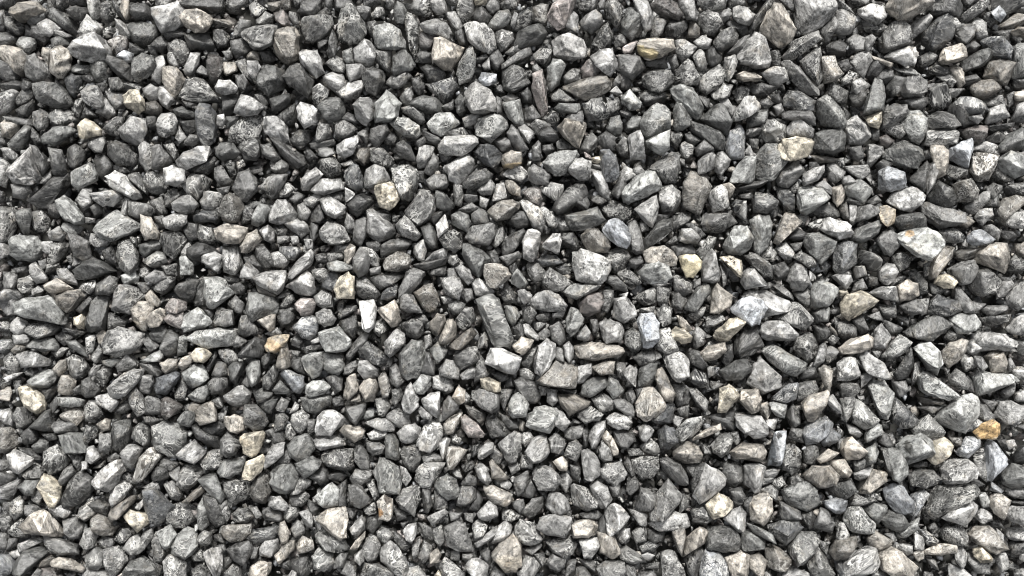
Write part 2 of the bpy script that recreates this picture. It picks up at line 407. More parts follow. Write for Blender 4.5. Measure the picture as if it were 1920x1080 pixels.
THINGS = [
    ('g5vh 892 562 925 551 936 559 947 598 959 626 964 642 956 656 931 653 917 626 903 595', 'long curved greenish grey slab, the longest stone near the centre'),
    ('n6vh 1075 479 1089 466 1103 474 1131 482 1145 488 1148 504 1136 524 1120 535 1098 532 1081 524 1073 502', 'large grey boulder with broad white patches in its middle'),
    ('g7vh 1681 441 1709 427 1737 427 1759 438 1767 454 1759 471 1742 488 1720 482 1698 463 1684 452', 'very large greenish grey stone with an orange spot on its upper left'),
    ('g6h 28 570 47 559 89 553 100 562 117 587 125 601 122 609 106 606 75 598 50 595 33 587', 'long greenish grey slab with a pointed right end and a rough top'),
    ('t6h 1423 56 1439 22 1450 6 1464 8 1478 28 1492 56 1484 75 1462 89 1445 67', 'big pale greenish diamond-shaped stone with a long ridge down its middle'),
    ('n7vh 131 92 139 78 161 67 178 61 197 75 206 92 203 111 183 117 156 114 136 106', 'large white-and-black mottled rounded stone in the upper left'),
    ('g7vh 1681 836 1703 816 1726 811 1748 827 1753 847 1737 858 1703 872 1681 858', 'large pale greenish stone with one dark rectangular patch on its face'),
    ('t6h 922 1036 942 1013 961 1002 978 1022 978 1061 967 1072 947 1072 925 1049', 'large stone, grey above and creamy white below, at the bottom edge'),
    ('w6vh 872 172 878 164 892 153 920 169 928 183 931 208 911 214 884 211 878 194 870 186', 'big lumpy cream and grey stone with a scalloped outline'),
    ('t7vh 811 94 814 72 825 69 842 81 870 89 864 106 847 133 831 131 809 114', 'big cream-grey speckled block with a squared top and tapered base'),
    ('t7h 39 986 56 966 72 958 89 961 106 980 122 1002 111 1008 78 1002 50 999', 'wide pale pinkish grey half-moon slab near the lower left corner'),
    ('t6vh 1662 14 1673 -8 1739 -8 1748 6 1731 22 1703 39 1687 39 1673 28', 'broad brown and tan oval stone touching the top edge'),
    ('n6vh 822 272 834 256 867 253 892 253 897 269 875 281 864 294 836 294 825 286', 'long cream stone with grey speckles, lying flat below the big cream lump'),
    ('n8vh 909 681 920 653 942 653 978 670 972 692 964 706 928 689', 'light grey rectangular brick-like stone with sharp corners and a speckled top'),
    ('b8vh 1370 578 1392 559 1409 556 1428 562 1439 578 1431 595 1423 609 1409 612 1403 598 1389 592 1375 587', 'bluish white crusty stone with an uneven edge, between two long grey stones'),
    ('t7vh 592 974 614 955 647 952 653 974 650 1008 639 1013 625 997 603 983', 'pale grey-cream triangular stone with a flat top edge'),
    ('t9h 1459 272 1467 261 1492 256 1520 261 1525 267 1514 294 1495 297 1464 294 1462 281', 'flat cream-white slab with straight edges, brightest stone of the upper right area'),
    ('t7h 1195 89 1200 75 1231 72 1261 75 1267 92 1242 106 1220 114 1200 103', 'long cream stone with an olive brown left end'),
    ('w8h 175 899 194 877 217 863 231 863 233 880 222 902 203 922 183 916 175 908', 'smooth ivory leaf-shaped stone tilted up to the right among dark grey stones'),
    ('w7h 58 274 53 296 61 316 75 332 67 341 44 346 25 343 14 324 25 313 36 304 42 291', 'pinkish white heart-shaped smooth stone with a notch at its top'),
    ('b7vh 1192 601 1203 587 1225 587 1236 606 1236 637 1223 651 1206 651 1209 626', 'kidney-shaped pale stone with a bluish grey middle and whitish rim'),
    ('t4vh 422 368 433 360 447 368 458 388 447 413 433 421 417 413 408 396', 'round olive-brown mottled stone with fine yellowish cracks'),
    ('t7h 336 31 347 19 370 17 395 28 397 42 386 58 364 61 347 50', 'cream and tan rough nugget beside a pale grey stone near the top'),
    ('b7vh 1128 432 1142 413 1159 410 1175 424 1184 446 1175 466 1153 457 1136 443', 'bluish white stone split by a dark crack'),
    ('t8h 700 349 731 341 742 346 750 363 742 385 731 396 711 388 706 366', 'pale khaki wedge-shaped stone with a sharp central ridge, lying on top of dark stones'),
    ('t5vh 1089 441 1103 429 1120 429 1139 449 1145 463 1136 474 1114 474 1098 463 1089 452', 'brown-grey oval stone with fine diagonal stripes'),
    ('n8vh 1767 972 1792 952 1817 930 1831 947 1826 963 1809 986 1787 980', 'white angular shard with bright streaks, leaning on a large dark stone'),
    ('t7h 403 432 420 421 445 421 464 427 461 443 447 457 425 457 408 449', 'smooth cream-tan oval stone just below the round olive stone'),
    ('t6vh 909 496 928 493 950 502 959 516 947 529 928 541 911 532 906 513', 'stone speckled black and cream like salt and pepper'),
    ('w7h 978 454 989 432 998 429 1014 438 1014 454 1006 482 998 493 981 485', 'smooth upright cream-grey slab beside a white pyramid'),
    ('b7vh 1453 811 1475 808 1473 836 1464 874 1439 872 1445 836', 'narrow upright bluish white block with a small round black hole near its top'),
    ('t8vh 625 543 636 521 653 510 664 518 664 560 631 560', 'tan oval stone with dark and yellow speckles, standing upright'),
    ('p7h 1025 31 1036 8 1042 3 1056 6 1056 25 1075 -8 1081 -8 1075 17 1061 25 1059 50 1045 56 1036 44 1028 39', 'pinkish white smooth stone with a notch at the top edge'),
    ('t8h 1270 482 1289 477 1306 477 1317 491 1314 504 1300 521 1287 521 1278 504', 'cream yellow blocky stone with a pale top face, right of the big central boulders'),
    ('t8h 453 897 461 866 492 852 497 863 489 886 472 902 461 899', 'pale cream-yellow diamond-shaped stone, touching an off-white one above it'),
    ('t8h 231 181 244 169 261 169 269 186 272 206 258 214 239 203 233 194', 'cream-yellow cube-like stone with a rough striped face'),
    ('w8h 381 1038 392 1030 414 1027 417 1047 414 1074 406 1088 392 1058 386 1052', 'white and cream tooth-shaped stone tapering downwards at the bottom edge'),
    ('o8h 1826 811 1848 797 1862 786 1873 794 1873 813 1867 824 1837 824', 'bright orange-brown stone wedged below the big pale boulder near the lower right edge'),
    ('t6vh 706 941 720 927 736 936 736 969 725 977 711 974', 'cream stone stained rust brown and black, with a squared top'),
    ('t7h 942 291 959 282 978 285 978 307 959 316 945 316 939 302', 'olive yellow pointed sliver with pale streaks and a darker underside'),
    ('w8h 1017 457 1036 438 1050 438 1053 452 1048 479 1034 471 1017 463', 'small bright white pyramid-shaped stone'),
    ('o7h 497 648 503 634 525 634 542 628 539 639 528 656 514 662 500 659', 'orange-tan stone with a bright ochre face left of centre'),
    ('t8vh 1350 482 1370 479 1389 488 1392 502 1389 521 1381 516 1367 499', 'small tan stone with dark pits, just right of the cream yellow block'),
    ('w9h 834 402 839 416 842 429 822 446 817 421', 'small bright white diamond-shaped stone in the middle of grey ones'),
    ('g3vh 1742 936 1759 911 1792 905 1826 908 1834 924 1809 941 1776 958 1753 974 1737 974 1731 958', 'large dark greenish grey elongated stone just above left of the white streaked shard'),
    ('n6vh 1487 -8 1562 -8 1567 14 1559 33 1542 50 1506 67 1495 58 1498 22', 'large light grey rounded stone with mottled surface just right of the big pale diamond'),
    ('g6vh 1753 789 1759 776 1781 764 1803 742 1820 737 1837 753 1834 776 1814 798 1809 812 1781 803', 'large light greenish grey rounded stone just above left of the bright orange stone'),
    ('g5vh 286 799 311 788 339 797 350 813 347 841 328 858 308 847 294 841 286 830', 'large greenish grey rounded stone a little way above right of the ivory leaf-shaped stone'),
    ('g5vh 1417 293 1431 268 1456 268 1464 288 1478 299 1467 318 1448 338 1417 332', 'large greenish grey rounded stone with whitish veins just below left of the flat cream slab'),
    ('n5vh 192 645 203 623 222 614 244 620 269 626 272 637 261 653 239 659 217 670 197 662', 'mid grey rounded stone with whitish veins well right of the long grey slab'),
    ('g4vh 639 19 650 8 661 8 670 22 684 42 686 64 678 78 653 83 634 75 631 61 639 36', 'dark greenish grey rounded stone with whitish veins well left of the big speckled cream block'),
    ('t5vh 1281 388 1281 343 1295 321 1312 327 1334 349 1328 363 1317 391 1312 404 1289 391', 'warm grey elongated stone with whitish veins a little way above the cream yellow block'),
    ('n5vh 1217 974 1220 947 1236 919 1253 897 1270 919 1281 930 1270 947 1248 974 1228 980', 'mid grey elongated stone with whitish veins well below left of the block with round hole'),
    ('g7vh 1170 349 1189 332 1211 321 1228 321 1239 343 1236 357 1214 368 1186 379 1170 379 1167 366', 'pale greenish grey elongated stone a little way above right of the bluish split stone'),
    ('n6vh 1381 106 1398 78 1414 61 1434 72 1442 106 1445 117 1437 128 1414 128 1389 119', 'light grey rounded stone with mottled surface just below left of the big pale diamond'),
    ('g5vh 756 651 772 637 792 639 797 659 792 687 784 709 764 714 750 692 747 664', 'greenish grey elongated stone with whitish veins well left of the light grey brick-like stone'),
    ('g3h 1328 986 1367 986 1381 997 1389 1019 1387 1033 1356 1036 1325 1030 1323 1013', 'dark greenish grey blocky stone well below left of the block with round hole'),
    ('n6vh 1578 1058 1592 1041 1626 1024 1642 1024 1648 1052 1637 1072 1598 1088 1578 1085', 'large light grey elongated stone with mottled surface well below left of the white streaked shard'),
    ('b2vh 1731 78 1731 61 1751 39 1776 25 1789 47 1784 72 1764 92 1748 97 1731 89', 'blue-black elongated stone with whitish veins just below right of the brown topped oval'),
    ('t6vh 511 64 531 53 553 50 564 67 561 97 553 114 542 122 525 111 514 89', 'light tan rounded stone with mottled surface well right of the cream nugget'),
    ('g5vh 178 432 192 413 219 393 228 407 256 416 261 427 239 441 214 452 197 449 183 443', 'greenish grey pointed stone with whitish veins well below right of the pinkish white heart'),
    ('t7vh 1645 1036 1670 1024 1692 1036 1709 1052 1720 1063 1709 1088 1681 1088 1653 1069', 'large pale tan elongated stone with mottled surface well below left of the white streaked shard'),
    ('g5vh 700 883 711 858 734 866 747 874 753 908 750 927 728 927 711 922', 'greenish grey elongated stone with whitish veins just above the rusty cream stone'),
    ('g5vh 1467 919 1484 908 1512 902 1531 919 1537 941 1512 958 1478 949 1470 936', 'greenish grey rounded stone a little way below right of the block with round hole'),
    ('b4vh 269 919 289 911 311 936 328 952 311 974 297 988 283 980 272 952', 'dark bluish grey rounded stone a little way below right of the ivory leaf-shaped stone'),
    ('n4vh 1656 56 1670 42 1689 39 1703 50 1709 83 1692 92 1664 97 1651 92 1648 72', 'dark grey rounded stone with whitish veins just below left of the brown topped oval'),
    ('n6vh 1400 720 1412 684 1425 670 1445 692 1464 706 1464 726 1450 731 1428 739 1417 728', 'light grey rounded stone with mottled surface a little way below the blue-white stone'),
    ('g5vh 1200 231 1209 211 1231 194 1250 200 1256 228 1256 244 1234 250 1214 261 1203 250', 'greenish grey rounded stone with whitish veins a little way below the long cream olive stone'),
    ('g6vh 347 634 370 620 408 614 445 617 445 628 433 648 403 651 381 651 361 639', 'light greenish grey long narrow stone a little way left of the orange-stained stone'),
    ('t5vh 1009 714 1034 698 1045 673 1081 684 1084 703 1078 728 1048 726 1011 720', 'warm grey pointed stone a little way right of the light grey brick-like stone'),
    ('g4h 1525 250 1556 242 1575 242 1584 256 1581 283 1562 294 1534 286 1520 275', 'dark greenish grey rounded stone just right of the flat cream slab'),
    ('g5vh 1425 656 1445 645 1462 651 1512 681 1506 695 1489 706 1470 698 1442 676', 'greenish grey long narrow stone a little way below right of the blue-white stone'),
    ('g4vh 1662 279 1692 263 1709 271 1728 282 1731 299 1720 316 1698 316 1676 302 1656 296', 'dark greenish grey rounded stone with whitish veins well above the big boulder with orange spot'),
    ('n5vh 759 396 775 377 789 354 806 357 814 371 817 393 800 416 786 427 772 418 764 404', 'mid grey rounded stone with whitish veins just above left of the small white diamond'),
    ('t5h 1056 161 1078 156 1098 150 1117 139 1134 139 1145 153 1145 167 1123 181 1098 189 1081 183 1089 172 1075 172 1061 169', 'warm grey long pointed stone a little way below left of the long cream olive stone'),
    ('g4vh 734 316 750 310 772 310 784 321 784 346 778 363 767 377 753 374 742 354 736 335', 'dark greenish grey rounded stone with whitish veins just above right of the khaki wedge stone'),
    ('g4vh 1478 1024 1500 997 1528 997 1537 1016 1528 1036 1506 1058 1495 1063 1484 1047', 'dark greenish grey rounded stone with whitish veins well below the block with round hole'),
    ('t7vh 1826 477 1842 463 1867 454 1889 457 1892 482 1881 513 1864 504 1842 493 1826 488', 'pale tan rounded stone a little way right of the big boulder with orange spot'),
    ('b4vh 367 211 375 194 395 197 406 214 408 242 403 264 383 275 370 256 370 233', 'dark bluish grey elongated stone a little way right of the cream cube-like stone'),
    ('g5h 506 886 520 869 545 866 561 891 553 919 536 927 514 919 506 905', 'greenish grey rounded stone just right of the cream diamond stone'),
    ('t6vh 1209 726 1225 726 1245 742 1248 762 1234 781 1214 787 1195 781 1192 759 1200 742', 'light tan rounded stone with mottled surface a little way below the kidney-shaped stone'),
    ('w7vh 1034 78 1048 67 1070 64 1092 75 1103 94 1098 108 1075 114 1059 111 1039 103 1039 86', 'pale grey rounded stone with mottled surface just below the pink-white pair stone'),
    ('n3vh 117 936 131 902 150 883 172 897 167 919 175 908 167 930 150 947 122 952', 'very dark grey elongated stone with whitish veins just below left of the ivory leaf-shaped stone'),
    ('n7vh 1323 869 1345 880 1362 897 1359 911 1331 930 1312 947 1298 930 1317 897', 'pale grey rounded stone a little way below left of the block with round hole'),
    ('g5vh 1531 189 1548 178 1567 194 1581 211 1587 239 1578 244 1556 239 1539 233 1531 211', 'greenish grey elongated stone a little way above right of the flat cream slab'),
    ('g6h 19 452 33 441 69 443 81 463 75 482 61 491 33 488 22 477', 'light greenish grey rounded stone a little way above the long grey slab'),
    ('g4h 64 158 83 156 111 156 122 167 139 197 119 194 103 203 78 194 67 178', 'dark greenish grey long pointed stone a little way below left of the mottled white boulder'),
    ('n5vh 1728 382 1742 379 1764 391 1787 393 1806 399 1809 416 1792 424 1759 427 1742 416 1731 399', 'mid grey long narrow stone just above right of the big boulder with orange spot'),
    ('n6vh 1764 880 1781 863 1814 861 1828 874 1828 897 1809 905 1776 908 1767 897', 'light grey blocky stone with mottled surface just above the white streaked shard'),
    ('g4vh 1695 623 1714 606 1764 589 1784 609 1764 626 1748 639 1726 634', 'dark greenish grey long pointed stone well below the big boulder with orange spot'),
    ('g5h 461 581 467 548 486 548 514 556 522 570 520 589 497 589 475 603 467 592', 'greenish grey rounded stone just above the orange-stained stone'),
    ('n3vh 336 178 350 150 378 144 389 156 408 183 414 192 375 192 342 186', 'very dark grey long pointed stone a little way right of the cream cube-like stone'),
    ('t8h 1573 576 1587 553 1612 545 1623 548 1645 564 1637 573 1603 595 1592 601 1576 587', 'cream elongated stone well below left of the big boulder with orange spot'),
    ('g6vh 1823 703 1831 692 1845 698 1856 701 1892 701 1906 714 1876 726 1831 745', 'light greenish grey long pointed stone a little way above the bright orange stone'),
    ('n3h 100 332 125 324 131 343 119 363 100 377 86 393 69 388 56 377 75 360 92 346', 'very dark grey long narrow stone just below right of the pinkish white heart'),
    ('g6vh 383 520 414 520 425 531 439 551 420 567 403 578 389 576 383 553', 'light greenish grey rounded stone with mottled surface a little way below the smooth cream oval'),
    ('g6vh 989 776 1003 764 1039 764 1050 773 1048 789 1031 812 1003 806 986 798', 'light greenish grey rounded stone a little way below right of the light grey brick-like stone'),
    ('n6vh 870 47 889 42 909 44 925 61 931 92 917 100 897 92 878 75', 'light grey elongated stone with mottled surface just above right of the big speckled cream block'),
    ('g6vh 700 53 714 47 728 44 750 56 759 75 761 92 728 92 703 89 700 69', 'light greenish grey rounded stone a little way left of the big speckled cream block'),
    ('n4vh 564 36 583 31 620 28 625 47 614 64 595 78 575 78 567 61', 'dark grey rounded stone with whitish veins well right of the cream nugget'),
    ('n4vh 1814 532 1826 510 1842 502 1862 510 1876 527 1867 549 1842 557 1820 546', 'dark grey rounded stone a little way below right of the big boulder with orange spot'),
    ('g4h 481 153 489 125 517 125 533 131 536 156 520 172 503 181 486 167', 'dark greenish grey rounded stone well below right of the cream nugget'),
    ('g5h 1506 454 1514 438 1534 435 1553 446 1567 454 1564 468 1542 496 1528 488 1517 471', 'greenish grey rounded stone well right of the pitted tan stone'),
    ('n6vh 1823 626 1845 623 1884 626 1901 639 1901 651 1881 659 1842 659 1826 642', 'light grey elongated stone with mottled surface well above the bright orange stone'),
    ('g6vh 889 236 897 222 925 214 945 222 953 239 931 258 920 269 892 253', 'light greenish grey rounded stone with mottled surface just below right of the big cream lump'),
    ('n5vh 831 988 856 977 872 980 884 1016 889 1033 861 1033 839 1022 834 1002', 'mid grey pointed stone with whitish veins a little way left of the two-tone stone'),
    ('t6vh 1078 648 1092 642 1128 645 1159 648 1170 659 1161 667 1131 670 1114 676 1086 673 1078 659', 'light tan long narrow stone a little way below left of the kidney-shaped stone'),
    ('n5vh 461 56 478 50 522 47 520 61 511 83 492 94 475 92 464 78 453 69', 'mid grey elongated stone with whitish veins a little way right of the cream nugget'),
    ('g6h 1356 460 1367 441 1378 424 1400 424 1414 449 1406 466 1389 479 1367 477', 'light greenish grey rounded stone just above the pitted tan stone'),
    ('g7h 1195 510 1214 491 1239 482 1253 499 1261 521 1248 532 1220 532 1203 521', 'pale greenish grey rounded stone just left of the cream yellow block'),
    ('n4vh 528 144 542 128 558 119 570 125 589 150 586 169 578 186 558 167 539 158', 'dark grey rounded stone with whitish veins well below right of the cream nugget'),
    ('n4vh 1217 316 1239 299 1259 285 1275 291 1275 316 1270 343 1248 346 1234 327', 'dark grey pointed stone with whitish veins well above right of the bluish split stone'),
    ('g6vh 1720 703 1731 695 1742 698 1759 712 1792 737 1792 745 1778 751 1742 742 1726 731', 'light greenish grey long narrow stone a little way above the pale boulder with dark patch'),
    ('g6vh 703 194 725 169 753 194 747 219 734 228 703 231 700 217', 'light greenish grey rounded stone a little way above left of the long speckled cream stone'),
    ('g6h 1498 399 1495 366 1500 352 1523 349 1542 354 1556 371 1545 379 1525 393 1512 404', 'light greenish grey rounded stone a little way below the flat cream slab'),
    ('g6vh 1626 720 1637 712 1659 714 1676 737 1670 764 1662 789 1648 781 1642 753', 'light greenish grey long pointed stone with mottled surface well left of the bright orange stone'),
    ('n6h 1017 969 1042 963 1073 969 1070 991 1061 1008 1025 1002 1006 991', 'light grey rounded stone a little way above right of the two-tone stone'),
    ('n6vh 834 310 850 302 875 288 889 299 889 316 878 332 859 349 842 338 834 321', 'light grey rounded stone with mottled surface just below the long speckled cream stone'),
    ('b6vh 1656 919 1676 905 1695 913 1712 938 1709 958 1692 963 1670 952 1659 936', 'light bluish grey rounded stone a little way below the pale boulder with dark patch'),
    ('n6vh 784 816 795 797 806 786 825 794 831 808 822 824 822 838 806 849 786 844 781 836', 'light grey rounded stone with mottled surface well above right of the rusty cream stone'),
    ('n5vh 211 578 214 553 222 534 242 534 264 545 269 553 250 570 244 589 228 587 214 581', 'mid grey rounded stone well right of the long grey slab'),
    ('b4vh 1567 460 1584 452 1606 457 1606 493 1578 516 1562 504 1564 482', 'dark bluish grey rounded stone a little way left of the big boulder with orange spot'),
    ('g4h 164 592 172 564 181 556 203 556 200 587 197 620 172 623 161 612', 'dark greenish grey elongated stone a little way right of the long grey slab'),
    ('n5vh 711 1033 728 1013 739 1019 759 1044 767 1066 756 1085 734 1069 714 1052', 'mid grey elongated stone with whitish veins a little way below the rusty cream stone'),
    ('t6vh 1817 1002 1831 986 1853 986 1870 1002 1887 1027 1864 1038 1842 1024 1820 1013', 'light tan elongated stone with mottled surface just below right of the white streaked shard'),
    ('n7vh 1392 556 1403 545 1423 545 1439 545 1478 564 1484 581 1456 589 1431 598 1439 578 1425 559', 'pale grey long pointed stone with mottled surface just above right of the blue-white stone'),
    ('n3vh 600 852 620 841 664 841 664 874 653 883 614 874 603 863', 'very dark grey elongated stone with whitish veins a little way above the pale triangular stone'),
    ('g3h 942 131 964 122 992 136 995 156 978 169 959 175 942 167', 'dark greenish grey rounded stone just above right of the big cream lump'),
    ('g6vh 1689 228 1703 208 1723 208 1737 222 1739 244 1723 272 1709 264 1698 244', 'light greenish grey rounded stone with mottled surface well above the big boulder with orange spot'),
    ('b6vh 1317 1052 1323 1030 1350 1036 1367 1069 1370 1088 1312 1088', 'light bluish grey pointed stone well below left of the block with round hole'),
    ('n7vh 1664 377 1676 360 1698 354 1717 352 1734 368 1726 385 1709 399 1687 391', 'pale grey rounded stone a little way above the big boulder with orange spot'),
    ('n6vh 222 242 244 219 272 222 275 244 267 272 250 272 228 258', 'light grey rounded stone with mottled surface just below the cream cube-like stone'),
    ('g5h 1059 404 1086 399 1120 388 1136 413 1125 421 1098 427 1073 435', 'greenish grey long pointed stone just above the brown striped oval'),
    ('t7vh 1406 974 1406 947 1414 927 1439 922 1448 936 1448 961 1431 986 1417 980', 'pale tan rounded stone with mottled surface a little way below the block with round hole'),
    ('n6vh 1245 664 1264 659 1281 659 1292 676 1292 703 1275 717 1261 709 1248 687', 'light grey rounded stone with mottled surface a little way below right of the kidney-shaped stone'),
    ('n6vh 992 564 1009 548 1031 545 1048 553 1064 573 1059 584 1025 584 998 578', 'light grey elongated stone a little way above right of the long curved slab'),
    ('t6vh 1506 891 1523 874 1556 872 1573 891 1567 908 1539 916 1517 905', 'light tan rounded stone a little way below right of the block with round hole'),
    ('g6h 1406 413 1423 402 1442 404 1448 421 1445 446 1439 466 1423 479 1414 471 1423 454', 'light greenish grey long pointed stone just above right of the pitted tan stone'),
    ('g5vh 539 836 553 819 572 813 589 822 592 841 578 863 558 866 545 855', 'greenish grey rounded stone a little way above right of the cream diamond stone'),
    ('n7vh 1000 687 1009 648 1025 634 1042 645 1042 667 1028 692 1014 706 1000 698', 'pale grey elongated stone with mottled surface just right of the light grey brick-like stone'),
    ('n7vh 1378 780 1428 780 1439 802 1442 816 1412 822 1395 813 1381 799', 'pale grey long pointed stone just above left of the block with round hole'),
    ('g4h 139 507 156 491 175 482 211 499 217 507 189 518 161 524 144 521', 'dark greenish grey long pointed stone a little way above right of the long grey slab'),
    ('g6h 1017 304 1028 291 1048 288 1064 282 1081 282 1086 293 1070 302 1067 316 1053 329 1042 332 1028 321', 'light greenish grey rounded stone a little way right of the olive yellow sliver'),
    ('n5vh 1464 117 1481 114 1498 125 1514 144 1534 167 1534 183 1512 178 1489 156 1475 139', 'mid grey long narrow stone with whitish veins a little way below the big pale diamond'),
    ('g3vh 222 454 244 449 258 471 261 493 244 516 225 504 219 479', 'dark greenish grey elongated stone with whitish veins well above right of the long grey slab'),
    ('g5vh 1578 969 1592 952 1612 949 1639 980 1637 997 1598 997 1589 986', 'greenish grey rounded stone well below left of the pale boulder with dark patch'),
    ('g4h 1309 222 1334 200 1353 194 1362 208 1370 236 1367 250 1356 253 1334 236', 'dark greenish grey rounded stone a little way left of the flat cream slab'),
    ('p6h 998 139 1017 131 1025 156 1028 208 1017 222 1003 189 995 167', 'light pinkish grey long narrow stone a little way right of the big cream lump'),
    ('n7h 1425 620 1437 603 1459 609 1475 603 1495 626 1492 639 1475 639 1439 639 1428 631', 'pale grey elongated stone just below right of the blue-white stone'),
    ('n8vh 592 801 595 781 608 770 631 770 647 784 642 798 620 817 595 817', 'off-white rounded stone with mottled surface well above right of the cream diamond stone'),
    ('b2vh 1739 589 1739 570 1759 551 1792 564 1803 581 1781 592 1753 598', 'blue-black rounded stone with whitish veins a little way below the big boulder with orange spot'),
    ('g7h 1714 653 1728 642 1742 639 1762 659 1767 681 1756 703 1737 692', 'pale greenish grey elongated stone well above the pale boulder with dark patch'),
    ('g5vh 331 1002 347 988 367 997 370 1024 347 1049 325 1038 322 1024', 'greenish grey rounded stone with whitish veins just above left of the white tooth-shaped stone'),
    ('g6h 1520 553 1525 531 1542 526 1562 534 1573 545 1553 573 1531 578 1520 576', 'light greenish grey rounded stone a little way right of the blue-white stone'),
    ('b3vh 1439 986 1467 974 1498 977 1506 988 1489 1008 1473 1022 1459 1013 1442 997', 'dark bluish grey rounded stone with whitish veins well below the block with round hole'),
    ('b7vh 1848 830 1864 824 1870 841 1887 858 1887 869 1870 886 1859 902 1851 902 1848 863', 'pale bluish grey long pointed stone with mottled surface just below the bright orange stone'),
    ('g4h 967 78 970 61 998 47 1011 44 1028 61 1017 81 989 89 964 92', 'dark greenish grey elongated stone just below left of the pink-white pair stone'),
    ('n3vh 417 902 436 897 470 905 472 930 442 944 433 952 425 930', 'very dark grey rounded stone with whitish veins just below left of the cream diamond stone'),
    ('b6vh 1648 349 1648 321 1662 313 1676 316 1695 324 1698 343 1692 354 1670 360 1648 357', 'light bluish grey rounded stone with mottled surface well right of the flat cream slab'),
    ('g6h 1256 167 1275 158 1298 164 1309 181 1320 203 1314 219 1306 225 1300 208 1278 189 1262 183', 'light greenish grey long pointed stone well above left of the flat cream slab'),
    ('g5h 867 454 889 460 906 471 920 485 909 504 897 521 886 510 878 493 867 477', 'greenish grey long pointed stone just above left of the salt-and-pepper stone'),
    ('n4vh 447 324 467 318 481 335 483 357 461 379 447 371 436 352', 'dark grey rounded stone with whitish veins just above right of the round olive stone'),
    ('b3vh 1092 194 1111 183 1128 183 1142 203 1142 222 1125 233 1103 228 1095 214', 'dark bluish grey rounded stone well below left of the long cream olive stone'),
    ('b5vh 1506 805 1528 788 1550 780 1562 794 1556 813 1534 830 1512 836', 'bluish grey elongated stone a little way above right of the block with round hole'),
    ('n5vh 998 886 1006 874 1036 877 1048 891 1053 905 1039 919 1009 919 1000 902', 'mid grey rounded stone with whitish veins well above right of the two-tone stone'),
    ('g7vh 597 623 620 623 636 612 658 637 658 648 645 659 614 659 603 637', 'pale greenish grey pointed stone with mottled surface a little way below the speckled tan oval'),
    ('n3vh 1203 144 1214 133 1256 133 1264 150 1256 167 1217 172 1206 161', 'very dark grey elongated stone with whitish veins just below the long cream olive stone'),
    ('g5h 1620 214 1626 183 1639 147 1653 153 1659 181 1656 211 1637 217', 'greenish grey elongated stone well above right of the flat cream slab'),
    ('n3vh 1737 167 1753 158 1770 156 1781 175 1784 194 1770 206 1745 206 1737 186', 'very dark grey blocky stone with whitish veins well below the brown topped oval'),
    ('g4h 211 791 244 788 250 808 239 841 228 847 214 841 208 813', 'dark greenish grey rounded stone just above the ivory leaf-shaped stone'),
    ('n7h 497 217 520 219 539 239 542 264 531 272 514 269 497 250 495 233', 'pale grey elongated stone well above right of the round olive stone'),
    ('n5vh 875 432 886 424 906 421 928 416 934 427 928 443 917 460 900 454 881 457 872 446', 'mid grey rounded stone with whitish veins just right of the small white diamond'),
    ('n5vh 1450 598 1478 587 1484 567 1500 570 1523 595 1523 603 1506 620 1489 612 1473 603', 'mid grey pointed stone with whitish veins a little way right of the blue-white stone'),
    ('t6h 22 17 36 6 67 3 86 14 89 25 72 31 56 39 39 42 25 33 19 25', 'light tan elongated stone a little way above left of the mottled white boulder'),
    ('w7vh 475 521 497 510 536 507 539 527 528 546 520 552 486 535', 'pale grey rounded stone with mottled surface a little way above the orange-stained stone'),
    ('n3vh 203 274 219 263 239 271 256 288 253 307 236 313 214 304 203 291', 'very dark grey rounded stone with whitish veins a little way below the cream cube-like stone'),
    ('t5vh 1820 321 1826 285 1845 293 1870 293 1862 321 1853 338 1831 338', 'warm grey rounded stone well above right of the big boulder with orange spot'),
    ('n5vh 600 432 614 416 628 416 647 427 658 449 642 457 620 460 603 449', 'mid grey rounded stone with whitish veins a little way above the speckled tan oval'),
    ('t5h 1848 128 1853 114 1876 111 1901 119 1895 144 1887 161 1876 156 1862 144 1845 144', 'warm grey blocky stone well below right of the brown topped oval'),
    ('g5h 1164 42 1175 17 1192 17 1203 33 1203 47 1203 69 1184 75 1164 58', 'greenish grey rounded stone just above left of the long cream olive stone'),
    ('g4h 595 200 608 186 639 183 647 200 639 222 617 233 603 222', 'dark greenish grey rounded stone well above left of the khaki wedge stone'),
    ('n5vh 1731 272 1739 244 1764 242 1798 244 1792 269 1770 275 1748 275', 'mid grey elongated stone with whitish veins well above the big boulder with orange spot'),
    ('n4vh 1500 114 1528 92 1537 89 1539 117 1545 144 1534 161 1512 139', 'dark grey long pointed stone a little way below right of the big pale diamond'),
    ('n7h 1134 952 1153 944 1170 952 1181 969 1170 983 1153 999 1142 1008 1136 980', 'pale grey pointed stone well right of the two-tone stone'),
    ('n4vh 742 936 756 916 778 911 789 911 786 941 778 969 750 952', 'dark grey rounded stone with whitish veins just above right of the rusty cream stone'),
    ('t5vh 253 891 261 858 278 841 300 841 303 855 289 874 267 902 250 902', 'warm grey long narrow stone with whitish veins just right of the ivory leaf-shaped stone'),
    ('n4vh 1070 913 1075 905 1103 916 1123 938 1120 952 1098 958 1075 947', 'dark grey elongated stone with whitish veins well above right of the two-tone stone'),
    ('n6vh 200 332 219 321 236 329 261 360 264 371 250 377 228 363 206 349', 'light grey long narrow stone with mottled surface well below the cream cube-like stone'),
    ('n3vh 1487 653 1495 628 1512 623 1523 626 1534 648 1528 670 1512 678 1495 664', 'very dark grey rounded stone a little way below right of the blue-white stone'),
    ('n6vh 203 726 217 712 239 703 250 692 267 692 269 703 258 717 239 728 236 742 222 748 211 742', 'light grey elongated stone with mottled surface well above the ivory leaf-shaped stone'),
    ('t6h 1367 849 1395 830 1431 833 1437 847 1431 866 1412 863 1378 861', 'light tan elongated stone just left of the block with round hole'),
